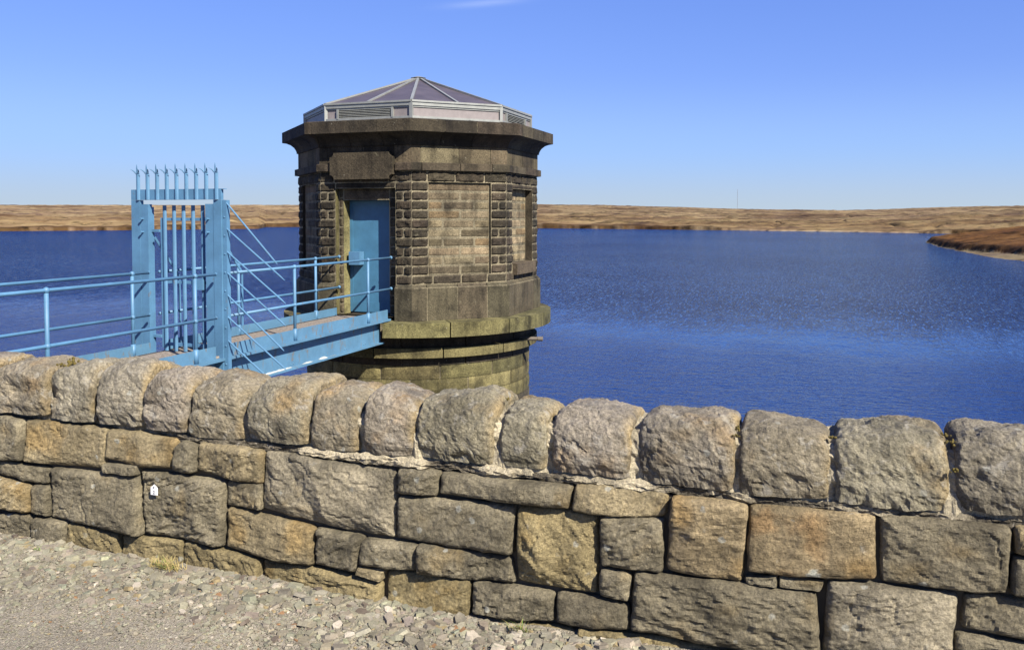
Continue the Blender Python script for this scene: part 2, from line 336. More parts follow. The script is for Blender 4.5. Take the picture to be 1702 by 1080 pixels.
for j, k in enumerate(ks):
    r = rs + k
    x = r * np.sin(np.radians(A)); y = r * np.cos(np.radians(A))
    RR = rs + 1100.0
    zr = EYE + tl * RR
    bank = 1.9 + 0.9 * fbm(np.stack([x, y, 0 * x], 1), 0.03, 3, 9)
    kk = k * (1 + .5 * fbm(np.stack([A * 3, 0 * A, 0 * A], 1), 1, 3, 13))
    sandy = np.clip((A + 8) / 5, 0, 1) * np.clip((7.5 - A) / 2, 0, 1)
    bank = bank * (1 - 0.75 * sandy) * (0.55 if k < 1.2 else 1)
    t = np.clip((k - 2) / 1098.0, 0, 1.0)
    prof = 0.42 * t ** 0.55 + 0.58 * (t * t * (3 - 2 * t))
    base = WZ + bank
    z = base + (zr - base) * prof
    z = z + (fbm(np.stack([x, y, 0 * x], 1), 0.006, 5, 5) * 2.6) * np.clip(t * 8, 0, 1) * np.clip((1.0 - t) * 3, 0.12, 1)
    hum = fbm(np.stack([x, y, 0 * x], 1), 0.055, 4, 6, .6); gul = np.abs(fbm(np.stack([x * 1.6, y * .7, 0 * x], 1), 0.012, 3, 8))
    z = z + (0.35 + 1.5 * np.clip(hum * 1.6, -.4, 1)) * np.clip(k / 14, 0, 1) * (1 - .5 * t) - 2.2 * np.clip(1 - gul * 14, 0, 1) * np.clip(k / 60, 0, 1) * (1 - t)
    if k < 0: z = 0 * z + WZ - (0.6 if k < -1 else 0.15)
    elif k == 0: z = 0 * z + WZ + 0.02
    if k > 1100: z = zr - (k - 1100) * 0.03 * np.ones_like(z)
    G[:, j] = np.stack([x, y, z], 1)
    c = np.ones((len(A), 3))
    if k <= 8:
        sm = np.clip(sandy + .5 * fbm(np.stack([A * 2.5, 0 * A + k * .05, 0 * A], 1), 1, 4, 14), 0, 1)[:, None]
        c = sm * (np.array([1.5, 1.6, 2.0]) if k < 1.3 else np.array([.95, .95, 1.0])) + (1 - sm) * np.array([0.34, 0.29, 0.26])
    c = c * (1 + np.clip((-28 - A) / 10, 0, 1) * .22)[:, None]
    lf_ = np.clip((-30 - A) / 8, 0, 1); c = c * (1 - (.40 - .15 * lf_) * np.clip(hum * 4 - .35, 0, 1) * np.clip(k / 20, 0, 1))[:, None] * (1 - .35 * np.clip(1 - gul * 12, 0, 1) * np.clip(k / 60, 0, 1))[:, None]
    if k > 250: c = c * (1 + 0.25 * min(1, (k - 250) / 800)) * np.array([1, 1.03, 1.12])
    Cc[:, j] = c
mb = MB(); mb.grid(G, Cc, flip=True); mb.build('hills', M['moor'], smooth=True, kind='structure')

# heather-covered spit running in from the right
poly = np.array([(33.5, 150), (32.8, 166), (29.9, 183), (29.1, 206), (28.7, 242), (30.5, 288), (35, 304), (50, 318), (90, 330), (260, 330), (260, 110), (90, 120), (45, 138)], float)
poly[:, 0] += 0.0
nx, ny = 260, 260
X, Y = np.meshgrid(np.linspace(0, 1, nx) ** 1.8 * 225 + 26, np.linspace(112, 332, ny), indexing='ij')
def sdist(X, Y, poly):
    d = np.full(X.shape, 1e9); ins = np.zeros(X.shape, bool)
    for a, b in zip(poly, np.roll(poly, -1, 0)):
        e = b - a; t = np.clip(((X - a[0]) * e[0] + (Y - a[1]) * e[1]) / (e @ e), 0, 1)
        d = np.minimum(d, np.hypot(X - a[0] - t * e[0], Y - a[1] - t * e[1]))
        c = ((a[1] > Y) != (b[1] > Y)); xx = (b[0] - a[0]) * (Y - a[1]) / (b[1] - a[1] + 1e-9) + a[0]
        ins ^= c & (X < xx)
    return np.where(ins, d, -d)
D = sdist(X, Y, poly); P3 = np.stack([X, Y, 0 * X], -1)
D = D + 1.6 * fbm(P3, 0.13, 4, 21)
apron = np.clip((215 - Y) / 30, 0, 1) * 5.0 + 0.1
d2 = D - apron
z = WZ + np.clip(D, -3, apron) * 0.10 + 1.1 * np.clip(d2 / 1.4, 0, 1) + 0.155 * np.clip(d2, 0, 24) + 0.03 * np.clip(d2 - 24, 0, 200)
z = z + np.where(d2 > 0, 1, .12) * (0.5 * fbm(P3, 0.25, 4, 22) + 0.9 * fbm(P3, 0.05, 3, 23) * np.clip(d2 / 8, 0, 1)) * np.clip(D, 0, 1)
c = np.where((d2 < 0.2)[..., None], np.array([.95, 1.10, 1.30]), np.where((d2 < 2.6)[..., None], np.array([0.30, 0.24, 0.22]), np.array([0.55, 0.40, 0.30])))
c = c * (1 + 0.5 * fbm(P3, 0.4, 3, 24))[..., None]
mb = MB(); mb.grid(np.stack([X, Y, z], -1), c, flip=False); mb.build('peninsula', M['moor'], smooth=True, kind='structure')

# radio mast on the skyline
RM = 1650.0; am = math.radians(-4.9)
mt = thing('radio_mast', (RM * math.sin(am), RM * math.cos(am), 8.0), 'thin guyed radio mast standing alone on the far moorland skyline', 'mast')
bx, by = mt.location.x, mt.location.y
mb = MB(); h = 45.0
for i in range(3):
    a = i * 2.1; mb.tube([(bx + .35 * math.cos(a), by + .35 * math.sin(a), 8), (bx + .35 * math.cos(a), by + .35 * math.sin(a), 8 + h)], 0.10, 4)
for k in range(36):
    z0 = 8 + k * h / 36
    for i in range(3):
        a = i * 2.1; b_ = a + 2.1
        mb.tube([(bx + .35 * math.cos(a), by + .35 * math.sin(a), z0), (bx + .35 * math.cos(b_), by + .35 * math.sin(b_), z0 + h / 36)], 0.06, 4)
mb.build('lattice', M['mast'], mt)

# ------------------------------------------------------------------ ground on the dam crest and the dam face
def gz(x, y):
    x = np.asarray(x, float); y = np.asarray(y, float)
    base = np.interp(x, [-8, -4.3, -3.3, -2.4, -1.3, -0.6, 3], [.15, .14, .125, .115, .085, .105, .11])
    rise = 0.02 * np.clip((y - 3.0) / 0.5, 0, 1)
    P = np.stack([x, y, 0 * x], -1)
    return base - 0.02 + rise - 0.012 * np.clip(3.4 - y, 0, 8) + 0.022 * fbm(P, 1.6, 3, 31) * np.clip((y - 1.0), 0.3, 1)
gx = np.concatenate([[-400, -150, -60, -25, -14], np.linspace(-9, 4, 200), [8, 16, 40, 150, 400]])
gy = np.concatenate([[-400, -150, -60, -20, -8, -3], np.linspace(0, 3.62, 90)])
X, Y = np.meshgrid(gx, gy, indexing='ij')
mb = MB(); mb.grid(np.stack([X, Y, gz(X, Y) + 0.006 * fbm(np.stack([X, Y, 0 * X], -1), 14, 3, 33)], -1)); mb.build('ground', M['ground'], smooth=True, kind='structure')
mb = MB()
mb.add([(-400, 3.62, -.05), (400, 3.62, -.05), (400, 4.6, -.25), (-400, 4.6, -.25), (400, 19, -7.5), (-400, 19, -7.5)], [(0, 1, 2, 3), (3, 2, 4, 5)])
mb.build('embankment', M['ground'], kind='structure')

# ------------------------------------------------------------------ the stone parapet wall
YW = 3.5
TINT = {'g': (.200, .172, .112), 't': (.240, .195, .112), 'l': (.240, .208, .142), 'd': (.152, .130, .084), 'y': (.225, .180, .098), 'o': (.240, .186, .104), 'T': (.275, .215, .122)}
FACE = [
 ([(-4.34,0.781),(-4.059,0.759)],[(-4.349,0.525),(-4.053,0.536)],"g",0.02),
 ([(-4.054,0.763),(-3.779,0.759),(-3.491,0.754)],[(-4.048,0.533),(-3.786,0.532),(-3.512,0.543)],"t",0.02),
 ([(-3.491,0.754),(-3.26,0.751),(-3.03,0.734)],[(-3.507,0.597),(-3.322,0.58),(-3.063,0.587)],"t",0.03),
 ([(-3.503,0.572),(-3.268,0.589)],[(-3.497,0.529),(-3.273,0.535)],"g",0.01),
 ([(-3.046,0.699),(-2.997,0.743),(-2.909,0.723)],[(-3.063,0.587),(-3.0,0.572),(-2.912,0.587)],"g",0.02),
 ([(-2.905,0.742),(-2.708,0.738),(-2.524,0.731)],[(-2.911,0.596),(-2.746,0.57),(-2.536,0.559)],"t",0.03),
 ([(-2.52,0.731),(-2.298,0.726),(-2.071,0.713),(-1.8,0.706)],[(-2.531,0.442),(-2.301,0.416),(-2.074,0.392),(-1.808,0.385)],"l",0.06),
 ([(-1.793,0.72),(-1.59,0.721)],[(-1.8,0.6),(-1.599,0.608)],"g",0.025),
 ([(-1.581,0.716),(-1.408,0.72),(-1.212,0.716),(-0.969,0.723)],[(-1.587,0.618),(-1.408,0.621),(-1.212,0.624),(-0.98,0.619)],"g",0.03),
 ([(-0.956,0.73),(-0.737,0.737),(-0.566,0.733)],[(-0.972,0.615),(-0.737,0.611),(-0.572,0.63)],"t",0.02),
 ([(-0.551,0.722),(-0.395,0.727),(-0.25,0.724)],[(-0.571,0.409),(-0.416,0.406),(-0.268,0.405)],"T",0.02),
 ([(-0.243,0.722),(-0.008,0.727),(0.224,0.733)],[(-0.252,0.453),(-0.004,0.461),(0.226,0.48)],"o",0.025),
 ([(0.234,0.734),(0.453,0.74),(0.67,0.741)],[(0.243,0.475),(0.458,0.481),(0.665,0.494)],"d",0.02),
 ([(0.683,0.745),(0.873,0.74)],[(0.681,0.646),(0.875,0.65)],"t",0.02),
 ([(0.677,0.637),(0.875,0.641)],[(0.676,0.495),(0.879,0.497)],"g",0.02),
 ([(-4.349,0.528),(-4.215,0.521),(-3.87,0.514)],[(-4.351,0.454),(-4.0,0.423),(-3.885,0.425)],"g",0.015),
 ([(-4.351,0.44),(-4.005,0.409)],[(-4.357,0.261),(-4.001,0.255)],"t",0.04),
 ([(-4.0,0.41),(-3.885,0.418)],[(-3.992,0.252),(-3.877,0.253)],"g",0.02),
 ([(-3.87,0.518),(-3.622,0.52),(-3.273,0.532)],[(-3.877,0.243),(-3.588,0.232),(-3.311,0.228),(-3.256,0.225)],"g",0.035),
 ([(-3.268,0.567),(-3.0,0.563),(-2.743,0.559)],[(-3.248,0.232),(-3.006,0.231),(-2.759,0.226)],"g",0.03),
 ([(-2.736,0.565),(-2.533,0.56)],[(-2.738,0.436),(-2.531,0.439)],"g",0.01),
 ([(-2.734,0.431),(-2.48,0.415),(-2.232,0.387)],[(-2.748,0.228),(-2.507,0.212),(-2.238,0.21)],"t",0.03),
 ([(-2.223,0.394),(-2.106,0.388),(-1.972,0.379)],[(-2.234,0.21),(-2.107,0.21),(-1.999,0.211)],"g",0.03),
 ([(-1.982,0.369),(-1.695,0.38)],[(-1.989,0.249),(-1.855,0.245),(-1.699,0.255)],"g",0.03),
 ([(-1.992,0.243),(-1.858,0.239)],[(-1.999,0.205),(-1.874,0.183)],"t",0.015),
 ([(-1.797,0.589),(-1.494,0.603),(-1.223,0.61)],[(-1.805,0.391),(-1.524,0.386),(-1.242,0.388)],"g",0.025),
 ([(-1.689,0.381),(-1.466,0.385),(-1.239,0.377)],[(-1.693,0.248),(-1.466,0.247),(-1.225,0.262)],"g",0.03),
 ([(-1.214,0.608),(-1.049,0.611),(-0.859,0.602)],[(-1.22,0.274),(-1.048,0.269),(-0.863,0.268)],"y",0.06),
 ([(-0.849,0.606),(-0.582,0.624)],[(-0.848,0.391),(-0.583,0.402)],"d",0.02),
 ([(-0.845,0.378),(-0.71,0.382)],[(-0.85,0.272),(-0.722,0.266)],"g",0.02),
 ([(-0.703,0.388),(-0.464,0.399),(-0.228,0.4),(0.014,0.402)],[(-0.714,0.148),(-0.462,0.138),(-0.226,0.134),(0.027,0.139)],"d",0.04),
 ([(-0.254,0.426),(-0.136,0.452)],[(-0.254,0.404),(-0.137,0.406)],"g",0.0),
 ([(-0.129,0.451),(0.04,0.453)],[(-0.13,0.407),(0.023,0.411)],"g",0.0),
 ([(0.053,0.457),(0.274,0.468),(0.51,0.469)],[(0.035,0.14),(0.279,0.155),(0.477,0.167)],"l",0.03),
 ([(0.525,0.473),(0.879,0.497)],[(0.516,0.339),(0.882,0.336)],"d",0.02),
 ([(0.5,0.327),(0.882,0.329)],[(0.483,0.162),(0.886,0.18)],"g",0.03),
 ([(-4.359,0.223),(-4.005,0.248)],[(-4.367,-0.029),(-4.004,0.003)],"g",0.01),
 ([(-3.988,0.24),(-3.765,0.23)],[(-3.996,-0.013),(-3.775,0.017)],"g",0.01),
 ([(-3.756,0.231),(-3.405,0.216)],[(-3.763,-0.014),(-3.402,0.004)],"y",0.01),
 ([(-3.393,0.214),(-3.003,0.229)],[(-3.394,-0.011),(-3.004,-0.018)],"y",0.01),
 ([(-2.995,0.227),(-2.752,0.215),(-2.534,0.202)],[(-3.0,-0.017),(-2.538,-0.039)],"y",0.01),
 ([(-2.527,0.203),(-2.205,0.197),(-1.883,0.176)],[(-2.524,-0.052),(-1.888,-0.053)],"y",0.03),
 ([(-1.855,0.231),(-1.642,0.247),(-1.437,0.245)],[(-1.866,-0.064),(-1.438,-0.048)],"y",0.02),
 ([(-1.426,0.247),(-1.239,0.252),(-1.051,0.251)],[(-1.426,0.106),(-1.239,0.106),(-1.042,0.126)],"g",0.03),
 ([(-1.04,0.252),(-0.889,0.261),(-0.722,0.258)],[(-1.04,0.124),(-0.889,0.125),(-0.716,0.142)],"d",0.03),
 ([(-1.423,0.098),(-1.184,0.104),(-0.949,0.099)],[(-1.423,-0.059),(-0.949,-0.044)],"y",0.0),
 ([(-0.936,0.125),(-0.599,0.126),(-0.352,0.112)],[(-0.935,-0.042),(-0.35,-0.05)],"y",0.01),
 ([(-0.344,0.111),(0.027,0.122)],[(-0.343,-0.062),(0.029,-0.063)],"y",0.01),
 ([(0.036,0.121),(0.475,0.153)],[(0.038,-0.074),(0.479,-0.056)],"g",0.01),
 ([(0.484,0.15),(0.886,0.165)],[(0.487,-0.065),(0.891,-0.048)],"g",0.01),
]
COPE = [(-4.34, -3.9, 0.783, 1.077), (-3.892, -3.591, 0.768, 1.092), (-3.555, -3.26, 0.768, 1.099), (-3.252, -2.989, 0.762, 1.063), (-2.967, -2.655, 0.75, 1.054), (-2.627, -2.284, 0.765, 1.064), (-2.261, -2.016, 0.756, 1.042), (-1.975, -1.73, 0.758, 1.041), (-1.706, -1.34, 0.76, 1.08), (-1.303, -1.1, 0.761, 1.053), (-1.065, -0.732, 0.759, 1.052), (-0.687, -0.308, 0.754, 1.06), (-0.281, 0.049, 0.75, 1.048), (0.079, 0.466, 0.755, 1.057), (0.498, 0.817, 0.77, 1.073)]
wall = thing('stone_wall', (-1.8, YW, 0.1), 'weathered gritstone parapet wall with rounded coping stones along the gravel track', 'wall')
def polyl(pts, s):
    p = np.array(pts); L = np.r_[0, np.cumsum(np.hypot(*np.diff(p, axis=0).T))]; L /= L[-1]
    return np.stack([np.interp(s, L, p[:, 0]), np.interp(s, L, p[:, 1])], -1)
sb = MB()
def face_stone(top, bot, key, bulge, seed, res=0.0085):
    w = abs(top[-1][0] - top[0][0]); hgt = abs(np.mean([p[1] for p in top]) - np.mean([p[1] for p in bot]))
    n = int(np.clip(w / res, 8, 90)); m = int(np.clip(hgt / res, 6, 60))
    def ease(k):
        e = np.linspace(0, 1, k); return e - 0.06 * np.sin(2 * math.pi * e)
    s = ease(n)[:, None] * np.ones((1, m)); t = ease(m)[None] * np.ones((n, 1))
    T = polyl(top, s[:, 0]); B = polyl(bot, s[:, 0])
    P = T[:, None] * (1 - t[..., None]) + B[:, None] * t[..., None]
    ds = np.minimum(s, 1 - s) * w; dt = np.minimum(t, 1 - t) * hgt
    cxz = np.array([np.mean(P[..., 0]), np.mean(P[..., 1])])
    rc = min(0.020, .22 * hgt)
    corner = np.clip(1 - ds / rc, 0, 1) * np.clip(1 - dt / rc, 0, 1)
    P = P + corner[..., None] * np.array([1.0, 1.0]) * np.sign(cxz - P) * 0.26 * rc
    shr = -0.0012
    P = P + np.sign(cxz - P) * shr
    P3 = np.stack([P[..., 0], P[..., 1], 0 * s + seed * 3.7], -1)
    edge = np.clip(1 - np.minimum(ds, dt) / 0.03, 0, 1)
    P = P + edge[..., None] * 0.007 * np.stack([fbm(P3, 16, 3, 41), fbm(P3, 16, 3, 42)], -1)
    d = np.minimum(ds, dt); r0 = min(0.011, .15 * hgt)
    q = np.clip(1 - ds / r0, 0, 1) ** 2.2 + np.clip(1 - dt / r0, 0, 1) ** 2.2
    dep = -0.017 * np.clip(q, 0, 1.15)
    dep = dep + .55 * bulge * (1 - np.clip(1 - d / ((0.22 * hgt + .02) if bulge > .045 else .028), 0, 1) ** 1.6)
    rr = np.random.default_rng(1000 + seed)
    cut = np.full(s.shape, 1e9)
    for k in range(5 if bulge > .012 else 3):
        a = rr.uniform(-1, 1, 2) * (0.46 if bulge > .045 else 0.22); c0 = rr.uniform(.0, .03) + bulge * .35
        px = (P[..., 0] - cxz[0] - rr.uniform(-.4, .4) * w); pz = (P[..., 1] - cxz[1] - rr.uniform(-.4, .4) * hgt)
        wob = 0.008 * fbm(P3, 9, 3, 60 + k)
        cut = np.minimum(cut, c0 + a[0] * px + a[1] * pz + wob)
    cut = np.clip(cut, -0.03, 0.05 + bulge)
    dep = dep + 0.9 * cut
    ta = rr.uniform(-.9, .9); ra = rr.uniform(.45, 1.35)
    PT = np.stack([(P3[..., 0] * math.cos(ta) + P3[..., 1] * math.sin(ta)) * .55, (-P3[..., 0] * math.sin(ta) + P3[..., 1] * math.cos(ta)) * 1.6, P3[..., 2]], -1)
    dep = dep + 0.011 * fbm(P3, 6, 4, 44) + ra * (0.010 * fbm(PT, 20, 3, 45, .7) + .0045 * fbm(PT, 50, 2, 43))
    rid = np.abs(fbm(P3 + 5, 6.5, 3, 46)); dep = dep - 0.007 * np.clip(1 - rid * 14, 0, 1) * (1 - edge) * (vnoise(P3 * 3, 58) > .1)
    Gd = np.stack([P[..., 0], YW - dep, P[..., 1]], -1)
    # side skirts running back into the wall
    top_r = Gd[:, :1].copy(); bot_r = Gd[:, -1:].copy()
    for q_, zz in ((top_r, -.004), (bot_r, .004)): q_[..., 1] = YW + 0.16; q_[..., 2] += zz
    Gd = np.concatenate([top_r, Gd, bot_r], 1)
    l = Gd[:1].copy(); rgt = Gd[-1:].copy(); l[..., 1] = YW + 0.16; rgt[..., 1] = YW + 0.16
    Gd = np.concatenate([l, Gd, rgt], 0)
    base = np.array(TINT[key]) * rr.uniform(.93, 1.08)
    low = fbm(np.stack([Gd[..., 0], Gd[..., 2], 0 * Gd[..., 0] + seed], -1), 5.0, 3, 47)[..., None]
    C = base * (1 + .22 * low)
    warm = np.clip(fbm(np.stack([Gd[..., 0], Gd[..., 2], 0 * Gd[..., 0] + seed * 2.], -1), 6.0, 4, 48) * 2.2 - (.15 if key in 'tT' else (.6 if key != 'o' else .35)), 0, 1)[..., None]
    C = C * (1 - warm) + C * np.array([1.08, .95, .73]) * warm
    if key == 'o':
        w2 = np.clip(fbm(np.stack([Gd[..., 0], Gd[..., 2], 0 * Gd[..., 0] + 9.], -1), 9.0, 4, 49) * 3 - .45, 0, 1)[..., None] * .8
        C = C * (1 - w2) + np.array([.235, .150, .068]) * w2
        li = (np.hypot(Gd[..., 0] - .005, (Gd[..., 2] - .480) * 1.2) + .014 * fbm(Gd, 40, 2, 50) < .026)[..., None]; C = np.where(li, np.array([.42, .42, .34]), C)
    if key == 'y':
        C = C * np.array([1, 1.0, .92])
    wx = np.stack([Gd[..., 0], Gd[..., 2], 0 * Gd[..., 0] + seed * 3.], -1); ez = np.pad(np.clip(1 - np.minimum(ds, dt) / .045, 0, 1), 1, mode='edge')
    C = C * (1 - .38 * ez * np.clip(.55 + 2 * fbm(wx, 7, 3, 51), 0, 1))[..., None]
    sb.grid(Gd, C, flip=True)
for i, (tp, bt, key, bu) in enumerate(FACE): face_stone(tp, bt, key, bu, i)
# unseen stretches to both sides, coursed the same way
def random_run(x0, x1, sd):
    r = np.random.default_rng(sd); zs = [0.735, 0.60, 0.415, 0.24, 0.02]
    for a, b in zip(zs[:-1], zs[1:]):
        x = x0
        while x < x1 - .01:
            w = min(r.uniform(.2, .5), x1 - x)
            if x1 - x - w < .12: w = x1 - x
            face_stone([(x, a), (x + w - .006, a)], [(x, b + .008), (x + w - .006, b + .008)], 'gtdly'[r.integers(0, 5)], r.uniform(.01, .035), int(sd * 100 + x * 37 + a * 11) % 9000, .03)
            x += w
random_run(-7.2, -4.36, 3); random_run(0.895, 5.0, 4)
stonework = sb.build('stonework', M['wall_stone'], wall)
mb = MB(); mb.box(-7.2, 5.0, YW + 0.048, YW + 0.36, -.1, 0.715); mb.build('rubble_core', M['earth'], wall)

# coping stones: half-round blocks laid across the wall
def arc_section(t, zb, zt, inset=0.0, wid=0.245):
    # t 0 = bottom front, 1 = bottom back
    th = t * math.pi; e = 0.62
    cy = np.sign(np.cos(th)) * np.abs(np.cos(th)) ** e; sz = np.sin(th) ** e
    y = YW + 0.225 - (wid - inset) * cy
    z = zb + (zt - zb - inset) * sz
    return y, z
def cope(x0, x1, zb, zt, seed, lo=False):
    rr = np.random.default_rng(500 + seed); x0 -= .005; x1 += .005; w = x1 - x0
    n = 14 if lo else int(w / .009) + 4; m = 26 if lo else 84
    t = np.linspace(0, 1, m)[None] * np.ones((n, 1)); t = np.where(True, t ** 1.15, t)
    s = np.linspace(0, 1, n)[:, None] * np.ones((1, m)); s = s - .07 * np.sin(2 * math.pi * s)
    y, z = arc_section(t, zb, zt)
    cyc, czc = YW + .225, zb + .06
    nrm = np.stack([y - cyc, z - czc], -1); nrm /= np.linalg.norm(nrm, axis=-1, keepdims=True) + 1e-6
    ds = np.minimum(s, 1 - s) * w
    P3 = np.stack([x0 + s * w, y + seed * 5.1, z], -1)
    crown = -0.021 * (np.abs(2 * s - 1) ** 4)
    roll = -0.014 * np.clip(1 - ds / 0.018, 0, 1) ** 2.0
    db = np.minimum(t, 1 - t) * 0.9
    low = -0.018 * np.clip(1 - db / 0.035, 0, 1) ** 2
    tilt = rr.uniform(-.02, .02) * (s - .5) * 2
    cut = np.full(s.shape, 1e9)
    for k in range(9):
        c0 = rr.uniform(.012, .032); ax = rr.uniform(-.16, .16); az_ = rr.uniform(-.26, .26)
        cut = np.minimum(cut, c0 + ax * (s - rr.uniform(.2, .8)) * w * 2 + az_ * (t - rr.uniform(.1, .6)) + 0.012 * fbm(P3, 8, 3, 80 + k))
    cut = np.clip(cut, -.04, .035)
    dis = crown + roll + low + tilt * .6 + cut * .8 + .004 + 0.018 * fbm(P3, 5.5, 4, 71) + rr.uniform(.6, 1.25) * (.012 * fbm(P3, 18, 3, 72, .7) + .0045 * fbm(P3, 50, 2, 70))
    rid = np.abs(fbm(P3 + 3, 7, 3, 73)); dis = dis - .008 * np.clip(1 - rid * 12, 0, 1) * (vnoise(P3 * 3, 79) > .1)
    # broken undercut scars low on the front
    sc = np.clip(fbm(P3 + 9, 4.5, 3, 74) * 3 - .6, 0, 1) * np.clip(1 - np.abs(t - .10) / .12, 0, 1); dis = dis - .030 * sc
    x = x0 + s * w + np.clip(1 - ds / .03, 0, 1) * .007 * fbm(P3, 14, 3, 75)
    Gd = np.stack([x, y + nrm[..., 0] * dis, z + nrm[..., 1] * dis], -1)
    ctr = np.array([0, YW + .225, zb + .08])
    def cap(row):
        r_ = row.copy(); r_[..., 1:] = ctr[1:] + (r_[..., 1:] - ctr[1:]) * .55; return r_
    Gd = np.concatenate([cap(Gd[:1]), Gd, cap(Gd[-1:])], 0)
    base = np.array([.210, .184, .132]) * rr.uniform(.9, 1.1) * np.array([1, rr.uniform(.97, 1.02), rr.uniform(.9, 1.05)])
    Q = np.stack([Gd[..., 0], Gd[..., 1], Gd[..., 2] + seed], -1)
    C = base * (1 + .2 * fbm(Q, 5, 3, 76))[..., None]
    warm = np.clip(fbm(Q, 5, 4, 77) * 2.2 - .45, 0, 1)[..., None]; C = C * (1 - warm) + C * np.array([1.15, .95, .70]) * warm
    # yellow-brown staining along the edges beside the joints
    ed = np.concatenate([ds[:1], ds, ds[-1:]], 0); sf = np.concatenate([s[:1], s, s[-1:]], 0)
    es = (np.clip(1 - ed / .05, 0, 1) * (sf > .5) * np.clip(.5 + fbm(Q, 9, 3, 78) * 1.5, 0, 1))[..., None]
    C = C * (1 - es) + np.array([.27, .205, .105]) * es
    b = MB(); b.grid(Gd, C, flip=True); return b
allc = [(c, False) for c in COPE]
x = -4.36; r_ = np.random.default_rng(12)
left = []
while x > -7.1:
    w = r_.uniform(.27, .42); left.append(((x - w, x - .0, .765, 1.08 + r_.uniform(-.02, .02)), True)); x -= w + .03
x = 0.845; right = []
while x < 4.9:
    w = r_.uniform(.3, .42); right.append(((x, x + w, .765, 1.07 + r_.uniform(-.02, .02)), True)); x += w + .03
for i, (c, lo) in enumerate(allc + left + right):
    cope(*c, i, lo).build('coping_stone', M['cope_stone'], wall, smooth=False)
# mortar between and under the copings
n, m = 900, 40
xs = np.linspace(-7.2, 5.0, n)[:, None] * np.ones((1, m)); t = np.linspace(0, 1, m)[None] * np.ones((n, 1))
P0 = np.stack([xs, t * 1.0, 0 * xs], -1)
xc = np.clip((-xs - 1.9) / .9, 0, 1)
ins = 0.071 + .045 * xc * np.clip(1 - np.abs(t - .5) / .5, .5, 1) - .020 * fbm(P0, 14, 4, 90) * 1.5 - .012 * fbm(P0, 50, 2, 91)
y, z = arc_section(t, .757, 1.05); cy, cz = YW + .225, .80
nr = np.stack([y - cy, z - cz], -1); nr /= np.linalg.norm(nr, axis=-1, keepdims=True)
Gd = np.stack([xs, y - nr[..., 0] * ins, z - nr[..., 1] * ins * np.clip(1, 0, 1)], -1)
Gd[:, 0, 2] = .74; Gd[:, -1, 2] = .74
C = np.array([.38, .33, .225]) * (1 + .35 * fbm(P0, 9, 3, 92))[..., None] * (1 - .35 * xc)[..., None]
mb = MB(); mb.grid(Gd, C, flip=True)
# irregular squeezed-out bed under the copings
xb = np.linspace(-3.05, 2.5, 900); 
jx = np.array([c_[1] + .015 for c_ in COPE]); near = np.exp(-(np.min(np.abs(xb[:, None] - jx[None]), 1) / .07) ** 2)
amt = np.clip(.15 + .75 * near + fbm(np.stack([xb, 0 * xb, 0 * xb], 1), 4.5, 4, 93) * 1.7, 0, 1) * np.clip((xb + 3.1) / .9, 0, 1) * np.where(xb > 0.05, .55, 1)
zz = np.linspace(0, 1, 9); Gb = np.zeros((900, 9, 3))
for j, q in enumerate(zz):
    Gb[:, j, 0] = xb
    prof = math.sin(q * math.pi)
    ctrz = .748 - .0 * xb
    Gb[:, j, 2] = ctrz + .034 * (0.5 - q) * (0.9 + .5 * amt) - .006 + .014 * fbm(np.stack([xb, 0 * xb + q, 0 * xb], 1), 25, 3, 94)
    Gb[:, j, 1] = YW + .040 - (.034 * amt) * prof ** .5 - .018 * fbm(np.stack([xb, 0 * xb + q, 0 * xb], 1), 22, 4, 95) * prof
cbm = np.array([.10, .085, .06]) + np.array([.27, .235, .16]) * np.clip(amt * 1.3, 0, 1)[:, None, None] * np.ones((1, 9, 1)); mb.grid(Gb, cbm, flip=True)
mb.build('mortar', M['mortar'], wall)
# ochre moss cushions in a few joints
mb = MB()
for (mx, my, mz, rr_) in ((-.295, YW + .10, 1.005, .016), (-.30, YW + .05, .985, .011), (.065, YW + .09, 1.0, .014), (.482, YW + .10, 1.015, .017), (.49, YW + .02, .93, .015), (.47, YW + .14, 1.03, .014), (-3.85, YW + .16, 1.07, .03), (-3.83, YW + .11, 1.05, .022), (-3.90, YW + .13, 1.055, .02), (-1.31, YW + .16, 1.04, .012)):
    for k in range(14):
        o = rng.normal(0, rr_ * .5, 3); mb.ball((mx + o[0] * 1.1, my + o[1], mz + o[2] * .5), rr_ * rng.uniform(.15, .36), 6)
mb.build('moss', M['moss'], wall)

# small numbered tag fixed to the wall
bpy.context.view_layer.update()
hit_ys = []
for qx in (-.018, 0, .018):
    for qz in (-.02, .02):
        ok_, loc_, _, _ = stonework.ray_cast((-3.157 + qx + 1.8, -1.0, .479 + qz - .1), (0, 1, 0))
        if ok_: hit_ys.append(loc_[1] + YW)
ty = min(hit_ys) - .006 if hit_ys else YW - .03
tg = thing('number_tag', (-3.157, ty, .479), 'small white five-sided tag with a number 2 fixed to a large grey wall stone', 'tag')
mb = MB(); o_ = [(-.021, -.025), (.021, -.025), (.021, .012), (0, .028), (-.021, .012)]
v = [(-3.157 + a, ty, 0.479 + b_) for a, b_ in o_] + [(-3.157 + a, ty + .004, 0.479 + b_) for a, b_ in o_]
mb.add(v, [(0, 1, 2, 3, 4), (9, 8, 7, 6, 5)] + [((i + 1) % 5, i, i + 5, (i + 1) % 5 + 5) for i in range(5)]); mb.build('plate', M['white'], tg)
mb = MB(); mb.tube([(-3.157, ty - .003, .493), (-3.157, ty + .03, .493)], .0035, 8); mb.build('nail', M['ink'], tg)
cu = bpy.data.curves.new('digit', 'FONT'); cu.body = '2'; cu.size = .024; cu.extrude = .0006; cu.align_x = 'CENTER'
tmp = bpy.data.objects.new('digit_tmp', cu); scene.collection.objects.link(tmp); bpy.context.view_layer.update()
